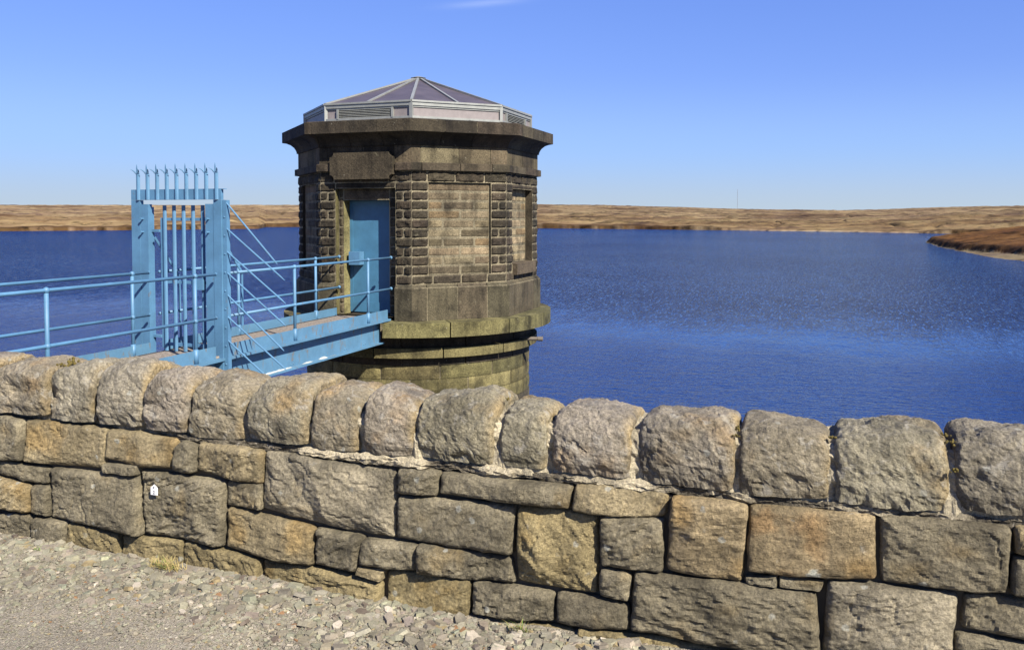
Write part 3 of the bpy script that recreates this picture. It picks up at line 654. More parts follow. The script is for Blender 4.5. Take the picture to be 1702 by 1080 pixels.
me = bpy.data.meshes.new_from_object(tmp); bpy.data.objects.remove(tmp)
dg = bpy.data.objects.new('digit', me); scene.collection.objects.link(dg); me.materials.clear(); me.materials.append(M['ink'])
dg.parent = tg; dg.location = (0, -.0012, -.019); dg.rotation_euler = (math.pi / 2, 0, 0)

# ------------------------------------------------------------------ slate chippings on the ground
def chips(n, xr, yr, smin, smed, smax, seed, bias=1.0, lift=.3):
    r = np.random.default_rng(seed)
    x = r.uniform(*xr, n); y = yr[1] - (yr[1] - yr[0]) * r.uniform(0, 1, n) ** bias
    s = np.clip(smed * np.exp(r.normal(0, .45, n)), smin, smax)
    yb_ = np.interp(x, [-4.2, -3.6, -2.4, -1.7], [3.10, 3.04, 3.0, 2.4]) + .10 * fbm(np.stack([x, y, 0 * x], 1), 3, 3, 88)
    keep = r.uniform(0, 1, n) < np.where((y > yb_) | (smed < .008), 1, np.clip(1 - (yb_ - y) / .22, .05, 1)); x, y, s = x[keep], y[keep], s[keep]; n = len(x)
    k = 6
    ang = np.arange(k) * 2 * np.pi / k + r.uniform(-.35, .35, (n, k)) + r.uniform(0, 6, (n, 1))
    rad = s[:, None] * r.uniform(.6, 1.05, (n, k)); asp = r.uniform(.5, 1, (n, 1))
    px = rad * np.cos(ang); py = rad * np.sin(ang) * asp
    th = s * r.uniform(.12, .38, n)
    topp = np.stack([px * .86, py * .86, th[:, None] * r.uniform(.8, 1.1, (n, k))], -1); bot = np.stack([px, py, -th[:, None] * .6 + 0 * px], -1)
    V = np.concatenate([topp, bot], 1)
    tx = r.normal(0, .20, n); tyy = r.normal(0, .20, n); ya = r.uniform(0, 6.28, n)
    cx_, sx_ = np.cos(tx), np.sin(tx); cy_, sy_ = np.cos(tyy), np.sin(tyy); cz_, sz_ = np.cos(ya), np.sin(ya)
    a, b_, c_ = V[..., 0], V[..., 1], V[..., 2]
    a, b_ = a * cz_[:, None] - b_ * sz_[:, None], a * sz_[:, None] + b_ * cz_[:, None]
    b_, c_ = b_ * cx_[:, None] - c_ * sx_[:, None], b_ * sx_[:, None] + c_ * cx_[:, None]
    a, c_ = a * cy_[:, None] + c_ * sy_[:, None], -a * sy_[:, None] + c_ * cy_[:, None]
    z = gz(x, y) + r.uniform(0, 1, n) * th * lift + .002
    V = np.stack([a + x[:, None], b_ + y[:, None], c_ + z[:, None]], -1).reshape(-1, 3)
    base = np.array([.192, .175, .128]) * np.exp(r.normal(0, .16, (n, 1))) * (1 + r.normal(0, .03, (n, 3)))
    pick = r.uniform(0, 1, n)
    base[pick < .012] = (.21, .12, .06); base[(pick > .02) & (pick < .045)] = (.11, .088, .068); base[pick > .97] = (.34, .30, .235); base[(pick > .90) & (pick < .93)] = (.22, .175, .095)
    F = []
    for i in range(n):
        o = i * 12
        F.append((o, o + 1, o + 2, o + 3, o + 4, o + 5))
        for j in range(6): F.append((o + 6 + j, o + 6 + (j + 1) % 6, o + (j + 1) % 6, o + j))
    return V, F, np.repeat(base, 12, 0)
mb = MB()
mb.add(*chips(12000, (-5.2, .3), (2.70, 3.47), .004, .0098, .028, 51, 1.5))
mb.add(*chips(3600, (-5.2, .5), (3.02, 3.47), .009, .019, .046, 52, 1.3, .35))
mb.add(*chips(230, (-5.0, .5), (3.25, 3.47), .022, .031, .048, 53, 1.0, .3))
mb.add(*chips(14000, (-4.3, -.5), (2.45, 3.35), .002, .0052, .011, 54, 1.2))
mb.build('gravel', M['chip'], kind='stuff', label='loose grey slate chippings spread along the foot of the wall', category='gravel')

# tufts of dry grass at the foot of the wall
def tuft(x, y, nbl, h, lab, green=.3, spread=.05):
    z = float(gz(x, y)); t = thing('grass_tuft', (x, y, z), lab, 'grass tuft', 'grass tufts at the foot of the wall'); b = MB()
    for i in range(nbl):
        a = rng.uniform(0, 6.28); l = h * rng.uniform(.5, 1.1); q = rng.uniform(.2, 1.0); w = rng.uniform(.0012, .0025)
        bx_, by_ = x + rng.normal(0, spread), y + rng.normal(0, spread * .35)
        col = (1, 1, 1) if rng.uniform() > green else (.35, .75, .25)
        pts = []
        for k in range(5):
            u = k / 4; pts.append(np.array([bx_ + math.cos(a) * q * l * u ** 1.6, by_ + math.sin(a) * q * l * u ** 1.6 * .6 - .01 * u, z - .005 + l * (u - .35 * q * u * u)]))
        v = []; 
        for k, p in enumerate(pts):
            ww = w * (1 - k / 4.3); v += [p + (-ww * math.sin(a) , 0, 0) - (0, ww, 0), p + (ww * math.sin(a), 0, 0) + (0, ww, 0)]
        b.add(v, [(2 * k, 2 * k + 1, 2 * k + 3, 2 * k + 2) for k in range(4)], col)
    b.build('blades', M['straw'], t)
tuft(-3.02, 3.42, 260, .085, 'straw-coloured dry grass tuft below the white tag, largest of the tufts', .15, .045)
tuft(-1.17, 3.42, 90, .085, 'small green and straw grass tuft at the wall foot under two grey-brown stones', .4, .02)
tuft(-3.82, 3.40, 60, .03, 'tiny bright green weed patch among chippings near the left end of the wall', 1.0, .025)

# ------------------------------------------------------------------ the octagonal valve tower
CX, CY = -8.043, 16.804
T8 = math.tan(math.pi / 8)
tower = thing('valve_tower', (CX, CY, WZ), 'dark octagonal stone valve tower with blue door standing in the reservoir', 'tower')
def fr(k):
    a = k * math.pi / 4
    return np.array([math.sin(a), -math.cos(a), 0.]), np.array([math.cos(a), math.sin(a), 0.])
def fp(k, u, ap, z):
    n_, t_ = fr(k); u = np.asarray(u, float); ap = np.asarray(ap, float) + 0 * u; z = np.asarray(z, float) + 0 * u
    return np.array([CX, CY, 0.]) + t_ * u[..., None] + n_ * ap[..., None] + np.array([0, 0, 1.]) * z[..., None]
BST = np.array([.0425, .0335, .0212])
def bcol(r, key='d'):
    b_ = {'d': BST, 'r': BST * .80, 'a': BST * np.array([2.15, 2.15, 2.0]), 's': BST * 1.15, 'p': np.array([.066, .055, .034]), 'y': np.array([.092, .080, .034])}[key]
    return b_ * math.exp(r.normal(0, .22)) * (1 + r.normal(0, .02, 3))
def seg(b, k, ua, ub, prof, col, gap=.007, ku=None):
    """smooth dressed block following profile prof [(ap,z)...]; ua/ub None = mitred at the corner"""
    L = []; R_ = []
    for ap, z in prof:
        L.append(fp(k, (-ap * T8) if ua is None else ua + gap, ap, z)); R_.append(fp(k, (ap * T8) if ub is None else ub - gap, ap, z))
    G_ = np.stack([np.array(L), np.array(R_)], 0)
    b.grid(G_, col)
    ctr = [fp(k, (-ap * T8) if ua is None else ua + gap, prof[0][0] - .12, z) for ap, z in prof]
    if ua is not None: b.grid(np.stack([np.array(ctr), np.array(L)], 0), col)
    ctr = [fp(k, (ap * T8) if ub is None else ub - gap, prof[0][0] - .12, z) for ap, z in prof]
    if ub is not None: b.grid(np.stack([np.array(R_), np.array(ctr)], 0), col)
def rock(b, k, ua, ub, z0, z1, ap, amp, col, seed, mitL=False, mitR=False, gap=.005):
    w = ub - ua; h_ = z1 - z0; n = max(4, int(w / .028)); m = max(5, int(h_ / .026))
    s = np.linspace(0, 1, n)[:, None] * np.ones((1, m)); t = np.linspace(0, 1, m)[None] * np.ones((n, 1))
    u = ua + (0 if mitL else gap) + s * (w - (0 if mitL else gap) - (0 if mitR else gap)); z = z0 + gap + t * (h_ - 2 * gap)
    d = np.minimum(np.minimum(s, 1 - s) * w, np.minimum(t, 1 - t) * h_)
    P = np.stack([u + k * 7.3, z, 0 * u + seed], -1)
    e = np.clip(d / .03, 0, 1)
    dep = amp * (e ** .6) * (.75 + 1.0 * fbm(P, 9, 3, 101)) - .010 * (1 - e) + amp * .5 * fbm(P, 26, 2, 102) * e
    G_ = fp(k, u, ap + dep, z)
    back = lambda g_, uu, zz: fp(k, uu, ap - .03, zz)
    G_ = np.concatenate([back(0, u[:, :1], z[:, :1]), G_, back(0, u[:, -1:], z[:, -1:])], 1)
    uu = np.concatenate([u[:, :1], u, u[:, -1:]], 1); zz = np.concatenate([z[:, :1], z, z[:, -1:]], 1)
    G_ = np.concatenate([back(0, uu[:1], zz[:1]), G_, back(0, uu[-1:], zz[-1:])], 0)
    C = col * (1 + .35 * fbm(G_, 7, 3, 103))[..., None]
    b.grid(G_, C)
AW = 2.335; HW = AW * T8; OP = .635
DO = .0                                   # door opening is centred on the face
r = np.random.default_rng(77)
wl = MB(); core = MB(); pl = MB(); st = MB(); cn = MB()
MC = np.array([.175, .150, .096])           # pale pointing behind the blocks
def cquad(b, k, u0, u1, z0, z1, a0, a1=None, col=MC):
    a1 = a0 if a1 is None else a1
    b.add([fp(k, u0, a0, z0), fp(k, u1, a1, z0), fp(k, u1, a1, z1), fp(k, u0, a0, z1)], [(0, 1, 2, 3)], col)
courses = list(np.arange(0, 11) * .1735 + .775)     # window courses .775 .. 2.51
for k in range(8):
    door = (k == 0); zb = 0.0 if door else (.93 if k % 2 == 0 else .775); zt = 2.40 if door else (2.42 if k % 2 == 0 else 2.51)
    dpt = .12 if door else (.15 if k % 2 == 0 else .055)
    ca = AW - .006; e_ = ca * T8
    cquad(core, k, -e_, -OP, -.07, 3.3, ca + .002); cquad(core, k, OP, e_, -.07, 3.3, ca + .002)
    cquad(core, k, -OP, OP, zt, 3.3, ca)
    if not door: cquad(core, k, -OP, OP, -.07, zb, ca)
    ib = AW - dpt
    rc = np.array([.10, .088, .036]) if door else BST
    # reveals
    for (u, s_) in ((-OP, 1), (OP, -1)):
        q = [fp(k, u, ca + .004, zb), fp(k, u, ib, zb), fp(k, u, ib, zt), fp(k, u, ca + .004, zt)]
        core.add(q, [(0, 1, 2, 3)] if s_ > 0 else [(3, 2, 1, 0)], rc)
    core.add([fp(k, -OP, ca + .004, zt), fp(k, -OP, ib, zt), fp(k, OP, ib, zt), fp(k, OP, ca + .004, zt)], [(0, 1, 2, 3)], BST)
    core.add([fp(k, -OP, ca + .004, zb), fp(k, OP, ca + .004, zb), fp(k, OP, ib, zb), fp(k, -OP, ib, zb)], [(0, 1, 2, 3)], BST * 1.3)
    # rough base course between plinth and first window course
    segs = [(-HW, -OP), (OP, HW)] if door else [(-HW, -.55), (-.55, .02), (.02, .56), (.56, HW)]
    for a, b_ in segs: rock(wl, k, a, b_, .60, .775, AW - .002, .018, bcol(r, 'd'), k + a, a == -HW, b_ == HW)
    # quoins both sides of the opening
    for ci in range(11):
        z0 = courses[ci] if ci < 10 else 2.51; z1 = (courses[ci] + .1735) if ci < 10 else 2.51
        if ci == 10: break
        sp = .80 if (ci % 2 == 0) else .84
        q = [(-HW, -OP), (OP, HW)]
        if k % 2 == 0 and ci % 2 == 0: q = [(-HW, -sp), (-sp, -OP), (OP, sp), (sp, HW)]
        elif k % 2 and ci % 3 == 1: q = [(-HW, -OP), (OP, .80), (.80, HW)]
        for a, b_ in q: rock(wl, k, a, b_, z0, z1, AW, .024, bcol(r, 'r'), ci * 3 + a, a == -HW, b_ == HW)
        if not door and z1 > zb + .02:    # filler beside sill level
            pass
    if not door and k % 2 == 0:
        rock(wl, k, -OP, OP, 2.42, 2.51, AW, .01, bcol(r, 'd'), k * 3.3)
        rock(wl, k, -OP, OP, .775, .93 - .18, AW, .01, bcol(r, 'd'), k * 3.1) if False else None
    if door:
        for z0, z1 in ((2.40, 2.51),): rock(wl, k, -OP, OP, z0, z1, AW, .006, bcol(r, 'd'), 5.5)
    # rough lintel course under the string course
    for a, b_ in ((-HW, -.66), (-.66, -.1), (-.1, .5), (.5, HW)):
        rock(wl, k, a, b_, 2.51, 2.715, AW, .024, bcol(r, 'd'), k + a * 2 + 50, a == -HW, b_ == HW)
    # plinth
    js = [None, -.69, -.08, .53, None] if not door else None
    prof = [(2.404, -.07), (2.404, .53), (2.345, .60), (2.30, .60)]
    if door:
        seg(pl, k, None, -OP, prof, bcol(r, 'p')); seg(pl, k, OP, None, prof, bcol(r, 'p'))
    else:
        for a, b_ in zip(js[:-1], js[1:]): seg(pl, k, a, b_, prof, bcol(r, 'p') * (.9 if k == 2 else 1))
        cquad(core, k, -.95, .95, -.07, .55, 2.398)
    if door:
        for u0, u1 in ((-.98, -OP - .01), (OP + .01, .98)): cquad(core, k, u0, u1, -.07, .55, 2.395)
    # string course, frieze, cornice
    pr_s = [(2.33, 2.715), (2.415, 2.725), (2.415, 2.855), (2.35, 2.87)]
    if door:
        for a, b_ in ((None, -.69), (.66, None)): seg(st, k, a, b_, pr_s, bcol(r, 's'))
    else:
        for a, b_ in ((None, -.79), (-.79, -.02), (-.02, .64), (.64, None)): seg(st, k, a, b_, pr_s, bcol(r, 's'))
    pf = [(2.345, 2.87), (2.345, 3.185)]
    for a, b_ in ((None, -.79), (-.79, -.03), (-.03, .62), (.62, None)): seg(st, k, a, b_, pf, bcol(r, 'a') * .85, .007)
    pc = [(2.345, 3.185), (2.375, 3.19), (2.375, 3.215), (2.39, 3.26), (2.425, 3.315), (2.49, 3.37), (2.585, 3.408), (2.653, 3.415), (2.653, 3.63), (2.60, 3.650), (2.10, 3.70)]
    for a, b_ in ((None, -.95), (-.95, -.27), (-.27, .42), (.42, None)) if k != 1 else ((None, -.42), (-.42, .22), (.22, None)):
        seg(cn, k, a, b_, pc, bcol(r, 'd') * .85, .005)
    cquad(cn, k, -2.64 * T8, 2.64 * T8, 3.43, 3.62, 2.645, None, MC * .9)
core.add([fp(k, 2.2 * T8, 2.2, 3.69) for k in range(8)], [tuple(range(8))], BST)
# door lining stones, stepped back
ib = AW - .12; IL, IR = -.53, .45
for ci in range(13):
    z0 = .02 + ci * .1835; z1 = z0 + .1835
    if z1 > 2.41: z1 = 2.40
    rock(wl, 0, -OP, IL, z0, z1, ib, .01, bcol(r, 'a') * .8, ci + .5)
    rock(wl, 0, IR, OP, z0, z1, ib, .01, bcol(r, 'a') * .8, ci + .9)
rock(wl, 0, IL, IR, 2.18, 2.40, ib, .004, bcol(r, 'a'), 3.3)
cquad(core, 0, -OP, IL, 0, 2.40, ib - .006); cquad(core, 0, IR, OP, 0, 2.40, ib - .006); cquad(core, 0, IL, IR, 2.18, 2.40, ib - .006)
dd = AW - .36
LIT_REVEAL = np.array([.17, .15, .065])  # sunlight painted into the left door reveal's colour, dimmer copy on the right
core.add([fp(0, IL, ib, 0), fp(0, IL, dd, 0), fp(0, IL, dd, 2.18), fp(0, IL, ib, 2.18)], [(0, 1, 2, 3)], LIT_REVEAL)
core.add([fp(0, IR, ib, 0), fp(0, IR, dd, 0), fp(0, IR, dd, 2.18), fp(0, IR, ib, 2.18)], [(3, 2, 1, 0)], LIT_REVEAL * .7)
core.add([fp(0, IL, ib, 2.18), fp(0, IL, dd, 2.18), fp(0, IR, dd, 2.18), fp(0, IR, ib, 2.18)], [(0, 1, 2, 3)], BST)
core.add([fp(0, -OP, AW + .05, .0), fp(0, OP, AW + .05, .0), fp(0, OP, dd - .1, .0), fp(0, -OP, dd - .1, .0)], [(0, 1, 2, 3)], BST)
core.build('pointing', M['tower_stone'], tower)
wl.build('wall', M['tower_stone'], tower); pl.build('plinth', M['tower_stone'], tower)
st.build('string_course', M['tower_stone'], tower); cn.build('cornice', M['tower_stone'], tower)
# the door reveals above carry the sunlit yellow in their tint
# blind windows
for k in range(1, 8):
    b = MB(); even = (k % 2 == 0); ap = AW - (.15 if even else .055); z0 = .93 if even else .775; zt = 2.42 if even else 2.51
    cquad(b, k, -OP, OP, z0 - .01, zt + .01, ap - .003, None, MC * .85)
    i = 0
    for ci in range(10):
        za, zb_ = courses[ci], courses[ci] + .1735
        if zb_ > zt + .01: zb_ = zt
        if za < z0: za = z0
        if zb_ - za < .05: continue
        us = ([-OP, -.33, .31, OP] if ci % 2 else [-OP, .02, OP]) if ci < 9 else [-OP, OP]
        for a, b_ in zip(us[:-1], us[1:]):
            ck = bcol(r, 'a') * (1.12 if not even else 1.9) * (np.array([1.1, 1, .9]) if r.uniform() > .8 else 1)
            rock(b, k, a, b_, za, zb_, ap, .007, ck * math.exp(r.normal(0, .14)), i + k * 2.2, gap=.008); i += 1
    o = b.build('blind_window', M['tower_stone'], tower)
    if even:
        s_ = MB(); seg(s_, k, -.60, .60, [(2.30, .715), (2.43, .715), (2.43, .93), (2.20, .95)], bcol(r, 's'))
        s_.build('sill', M['tower_stone'], o)
# plaque with scooped corners over the door
def plaque():
    hw, z0, z1, rc = .66, 2.565, 3.065, .085; cz = (z0 + z1) / 2; cu_ = -.02; pts = []
    for (sx_, sz_, a0) in ((-1, -1, 90), (1, -1, 180), (1, 1, 270), (-1, 1, 0)):
        for q in range(7):
            a = math.radians(a0 - q * 15)
            pts.append((cu_ + sx_ * hw + rc * math.cos(a) * 1.0, cz + sz_ * (z1 - z0) / 2 + rc * math.sin(a)))
    ring = [fp(0, u, 2.46, z) for u, z in pts]; back = [fp(0, u, 2.33, z) for u, z in pts]; n = len(pts)
    b = MB(); b.add(ring + back, [tuple(range(n))] + [((i + 1) % n, i, i + n, (i + 1) % n + n) for i in range(n)], BST * np.array([1.25, 1.25, 1.2]))
    return b
plaque().build('plaque', M['tower_stone'], tower)
# door leaf with raised frame and box lock
b = MB(); yd = CY - dd
b.box(CX + IL, CX + IR, yd - .0, yd + .06, .02, 2.18); dr = b.build('door', M['door'], tower)
b = MB()
for x0, x1, z0, z1 in ((IL + .001, IL + .065, .03, 2.17), (IR - .065, IR - .001, .03, 2.17), (IL + .065, IR - .065, 2.10, 2.17), (IL + .065, IR - .065, .03, .22)):
    b.box(CX + x0, CX + x1, yd - .012, yd, z0, z1)
b.build('door_frame', M['door'], dr)
b = MB(); b.box(CX - .455, CX - .225, yd - .19, yd - .013, .945, 1.195); b.build('lock_box', M['blue'], dr)
# lantern roof
lt = MB(); AL = 2.19
lan = MB(); zb_, ze, za_ = 3.67, 4.0, 4.80
for k in range(8):
    c_ = np.array([1, 1, 1.]); e_ = AL * T8
    lan.add([fp(k, -e_, AL, zb_), fp(k, e_, AL, zb_), fp(k, e_, AL, ze), fp(k, -e_, AL, ze)], [(0, 1, 2, 3)])
roofobj = lan.build('lantern', M['sidepanel'], tower)
fm = MB(); apex = np.array([CX, CY, za_])
for k in range(8):
    e_ = AL * T8
    q = lambda u, z, o=.012: fp(k, u, AL + o, z)
    fm.bar(q(-e_, ze - .035), q(e_, ze - .035), .05, .07); fm.bar(q(-e_, zb_ + .035), q(e_, zb_ + .035), .045, .06)
    fm.bar(q(-e_, ze - .085, .006), q(e_, ze - .085, .006), .025, .03)
    fm.bar(q(e_, zb_), q(e_, ze), .06, .06, up=fr(k)[1])
    pan = MB(); top = apex + (fp(k, 0, AL, 0) - fp(k, 0, 0, 0)) * .03
    ev = fp(k, -e_ * 1.012, AL + .03, ze + .012), fp(k, 0, AL + .03, ze + .012), fp(k, e_ * 1.012, AL + .03, ze + .012)
    pan.add([ev[0], ev[1], apex], [(0, 1, 2)]); pan.add([ev[1] + (0, 0, .0), ev[2], apex], [(0, 1, 2)])
    pan.build('roof_panel', M['roofpanel'], roofobj)
    up_ = np.array([0, 0, .014])
    fm.bar(ev[2] + up_, apex + up_ * 1.5, .055, .03); fm.bar(ev[1] + up_, apex + up_ * 1.5, .045, .028)
    fm.bar(ev[0], ev[2], .05, .035)
    if k % 2 == 0:
        lv = MB(); lv.add([fp(k, -.62, AL + .004, zb_ + .06), fp(k, .50, AL + .004, zb_ + .06), fp(k, .50, AL + .004, ze - .10), fp(k, -.62, AL + .004, ze - .10)], [(0, 1, 2, 3)], (.1, .1, .1))
        for i in range(6):
            z = zb_ + .075 + i * .030
            lv.add([fp(k, -.61, AL + .03, z - .006), fp(k, .49, AL + .03, z - .006), fp(k, .49, AL + .006, z + .014), fp(k, -.61, AL + .006, z + .014)], [(0, 1, 2, 3)])
        for u in (-.64, .52): lv.bar(fp(k, u, AL + .02, zb_ + .05), fp(k, u, AL + .02, ze - .09), .045, .04, up=fr(k)[1])
        lv.build('louvre', M['alu'], roofobj)
fm.tube([apex + (0, 0, .0), apex + (0, 0, .035)], [.17, .05], 8); fm.build('lantern_frame', M['alu'], roofobj)
# round substructure
def ring_course(b, R, z0, z1, njoint, key, off, seed, amp=.0, skip=None, tp=None):
    for i in range(njoint):
        a0 = off + i * 2 * math.pi / njoint; a1 = a0 + 2 * math.pi / njoint - .012 / R
        n = max(8, int((a1 - a0) * R / .06)); m = max(3, int((z1 - z0) / .05)) if amp else 2
        a = np.linspace(a0 + .012 / R, a1, n)[:, None] * np.ones((1, m)); z = np.linspace(z0 + .006, z1 - .006, m)[None] * np.ones((n, 1))
        if skip is not None:
            am_ = (a + math.pi) % (2 * math.pi) - math.pi
            a = np.where(np.abs(am_) < skip, np.sign(am_[n // 2, 0]) * skip, am_) if np.min(np.abs(am_)) < skip else a
        d = np.minimum(np.minimum(a - a[:1], a[-1:] - a) * R, np.minimum(z - z0, z1 - z)); e = np.clip(d / .03, 0, 1)
        P = np.stack([np.sin(a) * R, np.cos(a) * R, z + seed], -1)
        rad = R + amp * e ** .6 * (.8 + fbm(P, 7, 3, 110)) * (1 if amp else 0)
        G_ = np.stack([CX + rad * np.sin(a), CY - rad * np.cos(a), z], -1)
        inn = lambda rr2, zz: np.stack([CX + rr2 * np.sin(a[:, :1]), CY - rr2 * np.cos(a[:, :1]), 0 * a[:, :1] + zz], -1)
        G_ = np.concatenate([inn(R - .5 if not amp else R - .05, z0), G_, inn(R - (.5 if not amp else .05), z1)], 1)
        s0 = G_[:1].copy(); s1 = G_[-1:].copy()
        for s_ in (s0, s1): s_[..., 0] = CX + (s_[..., 0] - CX) * .9; s_[..., 1] = CY + (s_[..., 1] - CY) * .9
        G_ = np.concatenate([s0, G_, s1], 0)
        C = bcol(r, key) * (1 + .3 * fbm(G_, 3, 3, 111))[..., None]
        b.grid(G_, C)
b = MB(); ring_course(b, 2.81, -.35, -.07, 14, 'y', .20, 1, 0, skip=.205)
b.build('ledge', M['tower_stone'], tower, smooth=False)
b = MB(); ring_course(b, 2.52, -.77, -.58, 12, 'y', .1, 2); b.build('moulding', M['tower_stone'], tower)
b = MB(); z = -.92; i = 0
ring_course(b, 2.38, -.585, -.345, 12, 'd', .3, 4); ring_course(b, 2.36, -.93, -.765, 12, 'd', .3, 5)
while z > -6.6:
    ring_course(b, 2.335, z - .272, z, 13, 'y' if i < 3 else 'p', .13 + .24 * (i % 2), 6 + i, .022); z -= .272; i += 1
nc = 48
b.add([(CX + 2.325 * math.cos(q * 2 * math.pi / nc), CY + 2.325 * math.sin(q * 2 * math.pi / nc), zz) for zz in (-7, -.08) for q in range(nc)],
      [(q, (q + 1) % nc, nc + (q + 1) % nc, nc + q) for q in range(nc)] + [tuple(range(nc, 2 * nc))], MC)
b.build('round_base', M['tower_stone'], tower)
b = MB(); ua = np.array([CX + 2.30, CY - .25, -.60]); b.tube([ua, ua + np.array([.50, .10, .0])], [.04, .04], 12); b.tube([ua + np.array([.42, .084, 0]), ua + np.array([.52, .104, .0])], .047, 12)
b.build('overflow_pipe', M['pipe'], tower)

# ------------------------------------------------------------------ the steel footbridge
XR, XL = -7.493, -8.593
bridge = thing('footbridge', (CX, 4.3, 0), 'narrow light blue steel footbridge with tubular handrails leading to the tower door', 'bridge')
Y0, Y1 = 3.95, 14.28
for s_, xe in ((1, XR), (-1, XL)):
    b = MB(); xo = xe
    b.box(*sorted((xo - s_ * .105, xo - s_ * .09)), Y0, Y1 - .1, -.44, -.075, (1, 1, 1))
    b.box(*sorted((xo - s_ * .19, xo - s_ * .01)), Y0, Y1 - .1, -.46, -.44); b.box(*sorted((xo - s_ * .19, xo - s_ * .01)), Y0, Y1 - .1, -.075, -.058)
    gd = b.build('girder', M['blue_rusty'], bridge)
    if s_ > 0:
        for yy_ in (9.9, 10.6, 11.3, 12.9, 13.55):
            for dy in (0, .07):
                for zz in (-.12, -.39):
                    b = MB(); b.ball((xo - s_ * .088, yy_ + dy, zz), .011, 6); b.build('rivet', M['blue_rusty'], gd)
    if s_ > 0:
        b = MB(); n = 160; ys = np.linspace(10.3, 12.6, n); q = fbm(np.stack([ys, 0 * ys, 0 * ys], 1), 5, 4, 120)
        zlo = -.4395 + 0 * ys; zhi = -.438 + .035 * np.clip(q + .25, 0, 1) * np.clip((ys - 10.3) * 4, 0, 1) * np.clip((12.6 - ys) * 3, 0, 1)
        b.grid(np.stack([np.stack([0 * ys + xo - .0875, ys, zlo], -1), np.stack([0 * ys + xo - .0875, ys, zhi], -1)], 1))
        b.grid(np.stack([np.stack([0 * ys + xo - .0875, ys, zlo + .002], -1), np.stack([xo - .0875 + .06 * np.clip(q + .3, 0, 1), ys, zlo + .002], -1)], 1))
        b.build('flaking_paint', M['stain'], gd)
    b = MB(); b.box(*sorted((xo - s_ * .10, xo + s_ * .055)), Y0, Y1 + .05, -.055, -.02); b.build('deck_edge', M['blue_rusty'], bridge)
    b = MB(); ends = [4.0, 6.25, 8.05, 9.46, 9.73, 11.30, 13.56, 14.32]
    for a, c2 in zip(ends[:-1], ends[1:]):
        if abs(a - 9.46) < .01: continue
        b.box(xo - s_ * .012 - .006, xo - s_ * .012 + .006, a + .004, c2 - .004, -.019, .148)
    b.build('toe_plate', M['blue_rusty'], bridge)
    b = MB()
    for zz in (1.105, .527):
        bb = MB()
        bb.tube([(xo, 4.0, zz), (xo, 9.47, zz)], .0205, 12); bb.tube([(xo, 9.66, zz), (xo, CY - AW - .01, zz)], .0205, 12)
        bb.ball((xo, CY - AW - .03, zz), .034, 8); bb.ball((xo, 9.46, zz), .023, 8)
        bb.build('handrail', M['blue'], bridge, smooth=True)
    for yp in ((4.55, 6.80, 9.06, 11.29, 13.57) if s_ > 0 else (4.6, 6.86, 9.16, 11.40, 13.62)):
        bb = MB(); bb.tube([(xo + s_ * .0, yp, -.03), (xo, yp, 1.10)], .0235, 12)
        bb.ball((xo, yp, 1.105), .036, 10); bb.ball((xo, yp, .527), .035, 10); bb.tube([(xo, yp, -.03), (xo, yp, .165)], .032, 12)
        bb.build('handrail_post', M['blue'], bridge, smooth=True)
b = MB(); yb = Y0
while yb < Y1:                              # open bar grating
    b.box(XL + .02, XR - .02, yb, yb + .006, -.018, .010); yb += .034
for xg in np.linspace(XL + .03, XR - .03, 24): b.box(xg - .003, xg + .003, Y0, Y1, -.016, .006)
b.box(XL + .03, XR - .03, Y0, Y1, -.05, -.03, (.4, .4, .4))
b.build('deck_grating', M['grate'], bridge)

# ------------------------------------------------------------------ palisade security gate
YG = 9.55
gate = thing('palisade_gate', (-8.17, YG + .03, 0), 'light blue steel palisade gate with spiked head and side spikes across the footbridge', 'gate')
def gbox(name, boxes, mat=M['blue'], parent=gate, **kw):
    b = MB()
    for q in boxes: b.box(*q)
    return b.build(name, mat, parent, **kw)
lp = gbox('gate_post', [(-8.95, -8.803, YG, YG + .07, -.2, 2.09), (-8.80, -8.672, YG + .006, YG + .085, -.02, 2.035), (-8.692, -8.670, YG + .085, YG + .12, -.02, 2.0)])
rp = gbox('gate_post', [(-7.585, -7.458, YG, YG + .07, -.40, 2.09), (-7.72, -7.588, YG + .006, YG + .085, -.02, 2.035)])
gbox('side_angle', [(-7.455, -7.39, YG + .02, YG + .03, -.45, 2.085), (-7.400, -7.39, YG + .031, YG + .09, -.45, 2.085)])
gbox('header_beam', [(-8.95, -7.458, YG - .001, YG + .05, 2.093, 2.228), (-8.95, -7.41, YG + .0, YG + .06, 2.229, 2.236)])
for xb_ in (-8.752, -7.662):
    for zz in (1.835, 1.655):
        b = MB(); b.tube([(xb_, YG - .045, zz), (xb_, YG + .02, zz)], [.011, .011], 8); b.tube([(xb_, YG - .052, zz), (xb_, YG - .040, zz)], [.017, .017], 6); b.build('bolt', M['blue'], gate)
for zz in np.arange(-.10, 2.1, .245):
    b = MB(); b.ball((-7.422, YG + .018, zz), .011, 6); b.build('angle_bolt', M['blue'], gate)
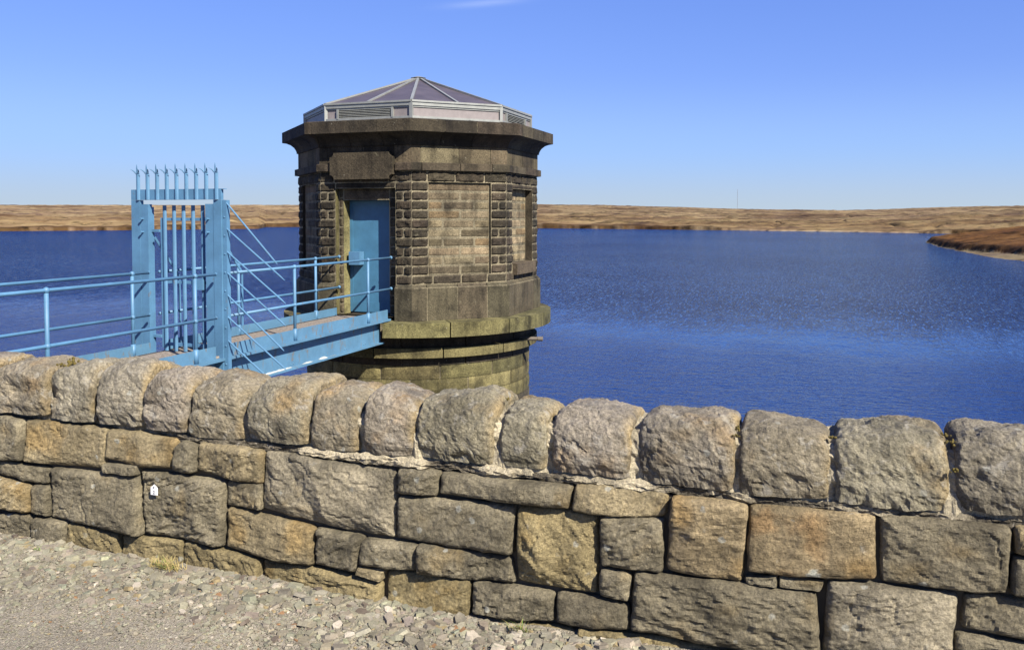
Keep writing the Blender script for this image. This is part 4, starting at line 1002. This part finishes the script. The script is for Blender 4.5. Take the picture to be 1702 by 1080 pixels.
# W-section pales with split, curled points
def pale(xc, z0, z1, y, pts=True, parent=gate, name='spiked_pale'):
    b = MB(); hw = .031
    sec = [(-hw, .0), (-hw + .006, .012), (-.006, -.013), (.006, -.013), (hw - .006, .012), (hw, .0)]
    sec = [(-hw, .010), (-.018, -.006), (0, -.012), (.018, -.006), (hw, .010)]
    v = []
    for zz in (z0, z1):
        v += [(xc + a, y + c2, zz) for a, c2 in sec] + [(xc + a, y + c2 + .004, zz) for a, c2 in sec]
    f = []
    for i in range(4): f += [(i, i + 1, 11 + i, 10 + i), (5 + i + 1, 5 + i, 15 + i, 15 + i + 1), (10 + i, 11 + i, 16 + i, 15 + i), (i + 1, i, 5 + i, 6 + i)]
    f += [(0, 10, 15, 5), (4, 9, 19, 14)]
    b.add(v, f)
    if pts:
        b.add([(xc - .010, y - .010, z1), (xc + .010, y - .010, z1), (xc + .009, y - .012, z1 + .075), (xc, y - .014, z1 + .125), (xc - .009, y - .012, z1 + .075),
               (xc - .010, y - .005, z1), (xc + .010, y - .005, z1), (xc + .009, y - .007, z1 + .075), (xc, y - .009, z1 + .125), (xc - .009, y - .007, z1 + .075)],
              [(0, 1, 2, 3, 4), (9, 8, 7, 6, 5)] + [((i + 1) % 5, i, i + 5, (i + 1) % 5 + 5) for i in range(5)])
        for s_ in (-1, 1):
            prev = None; w = .009
            P_ = [(xc + s_ * .022, y, z1 - .004), (xc + s_ * .030, y - .012, z1 + .022), (xc + s_ * .046, y - .034, z1 + .042), (xc + s_ * .064, y - .060, z1 + .056)]
            b.tube(P_, [.0095, .010, .008, .002], 5)
    return b.build(name, M['blue'], parent)
for i in range(9): pale(-8.823 + i * .1618, 2.094, 2.455, YG - .014)
# leaf
leaf = gbox('gate_leaf', [(-8.545, -8.505, YG + .10, YG + .14, .06, 1.85), (-7.765, -7.725, YG + .10, YG + .14, .06, 1.85),
    (-8.505, -7.765, YG + .10, YG + .14, 1.81, 1.85), (-8.505, -7.765, YG + .10, YG + .14, .09, .13), (-8.505, -7.765, YG + .10, YG + .14, .95, .99)])
for i in range(5): pale(-8.468 + i * .1585, .02, 2.02, YG + .085, False, leaf, 'pale')
gbox('lock_box', [(-7.90, -7.79, YG + .02, YG + .07, .88, 1.03), (-7.90, -7.72, YG + .02, YG + .03, 1.06, 1.085)], parent=leaf)
for zz in (1.655, .20): gbox('hinge', [(-8.672, -8.545, YG + .07, YG + .12, zz, zz + .035)], parent=leaf)
# climb deterrent rods on the open side
for i, (zz, dx, dz) in enumerate(((2.045, .78, .80), (1.705, .89, .665), (1.400, .90, .66), (1.118, .90, .67), (.822, .87, .70), (.531, .90, .655), (.215, .88, .66))):
    b = MB(); p0 = np.array([-7.395, YG + .03, zz]); p1 = p0 + np.array([dx, 0, -dz]); pm = p0 + (p1 - p0) * .93
    b.tube([p0, pm, p1], [.0115, .0115, .004], 8); b.build('climb_spike', M['blue'], gate)
# cranked flat stays from the posts down to the handrails
for xs_, pts_ in ((-7.50, [(9.62, 1.56), (10.03, 1.10), (10.03, .36)]), (-8.60, [(9.60, 1.58), (10.07, 1.02), (10.09, -.02)])):
    b = MB()
    for (ya, za2), (yb2, zb2) in zip(pts_[:-1], pts_[1:]): b.bar((xs_, ya, za2), (xs_, yb2, zb2), .035, .010, up=(1, 0, 0))
    b.build('stay', M['blue'], gate)
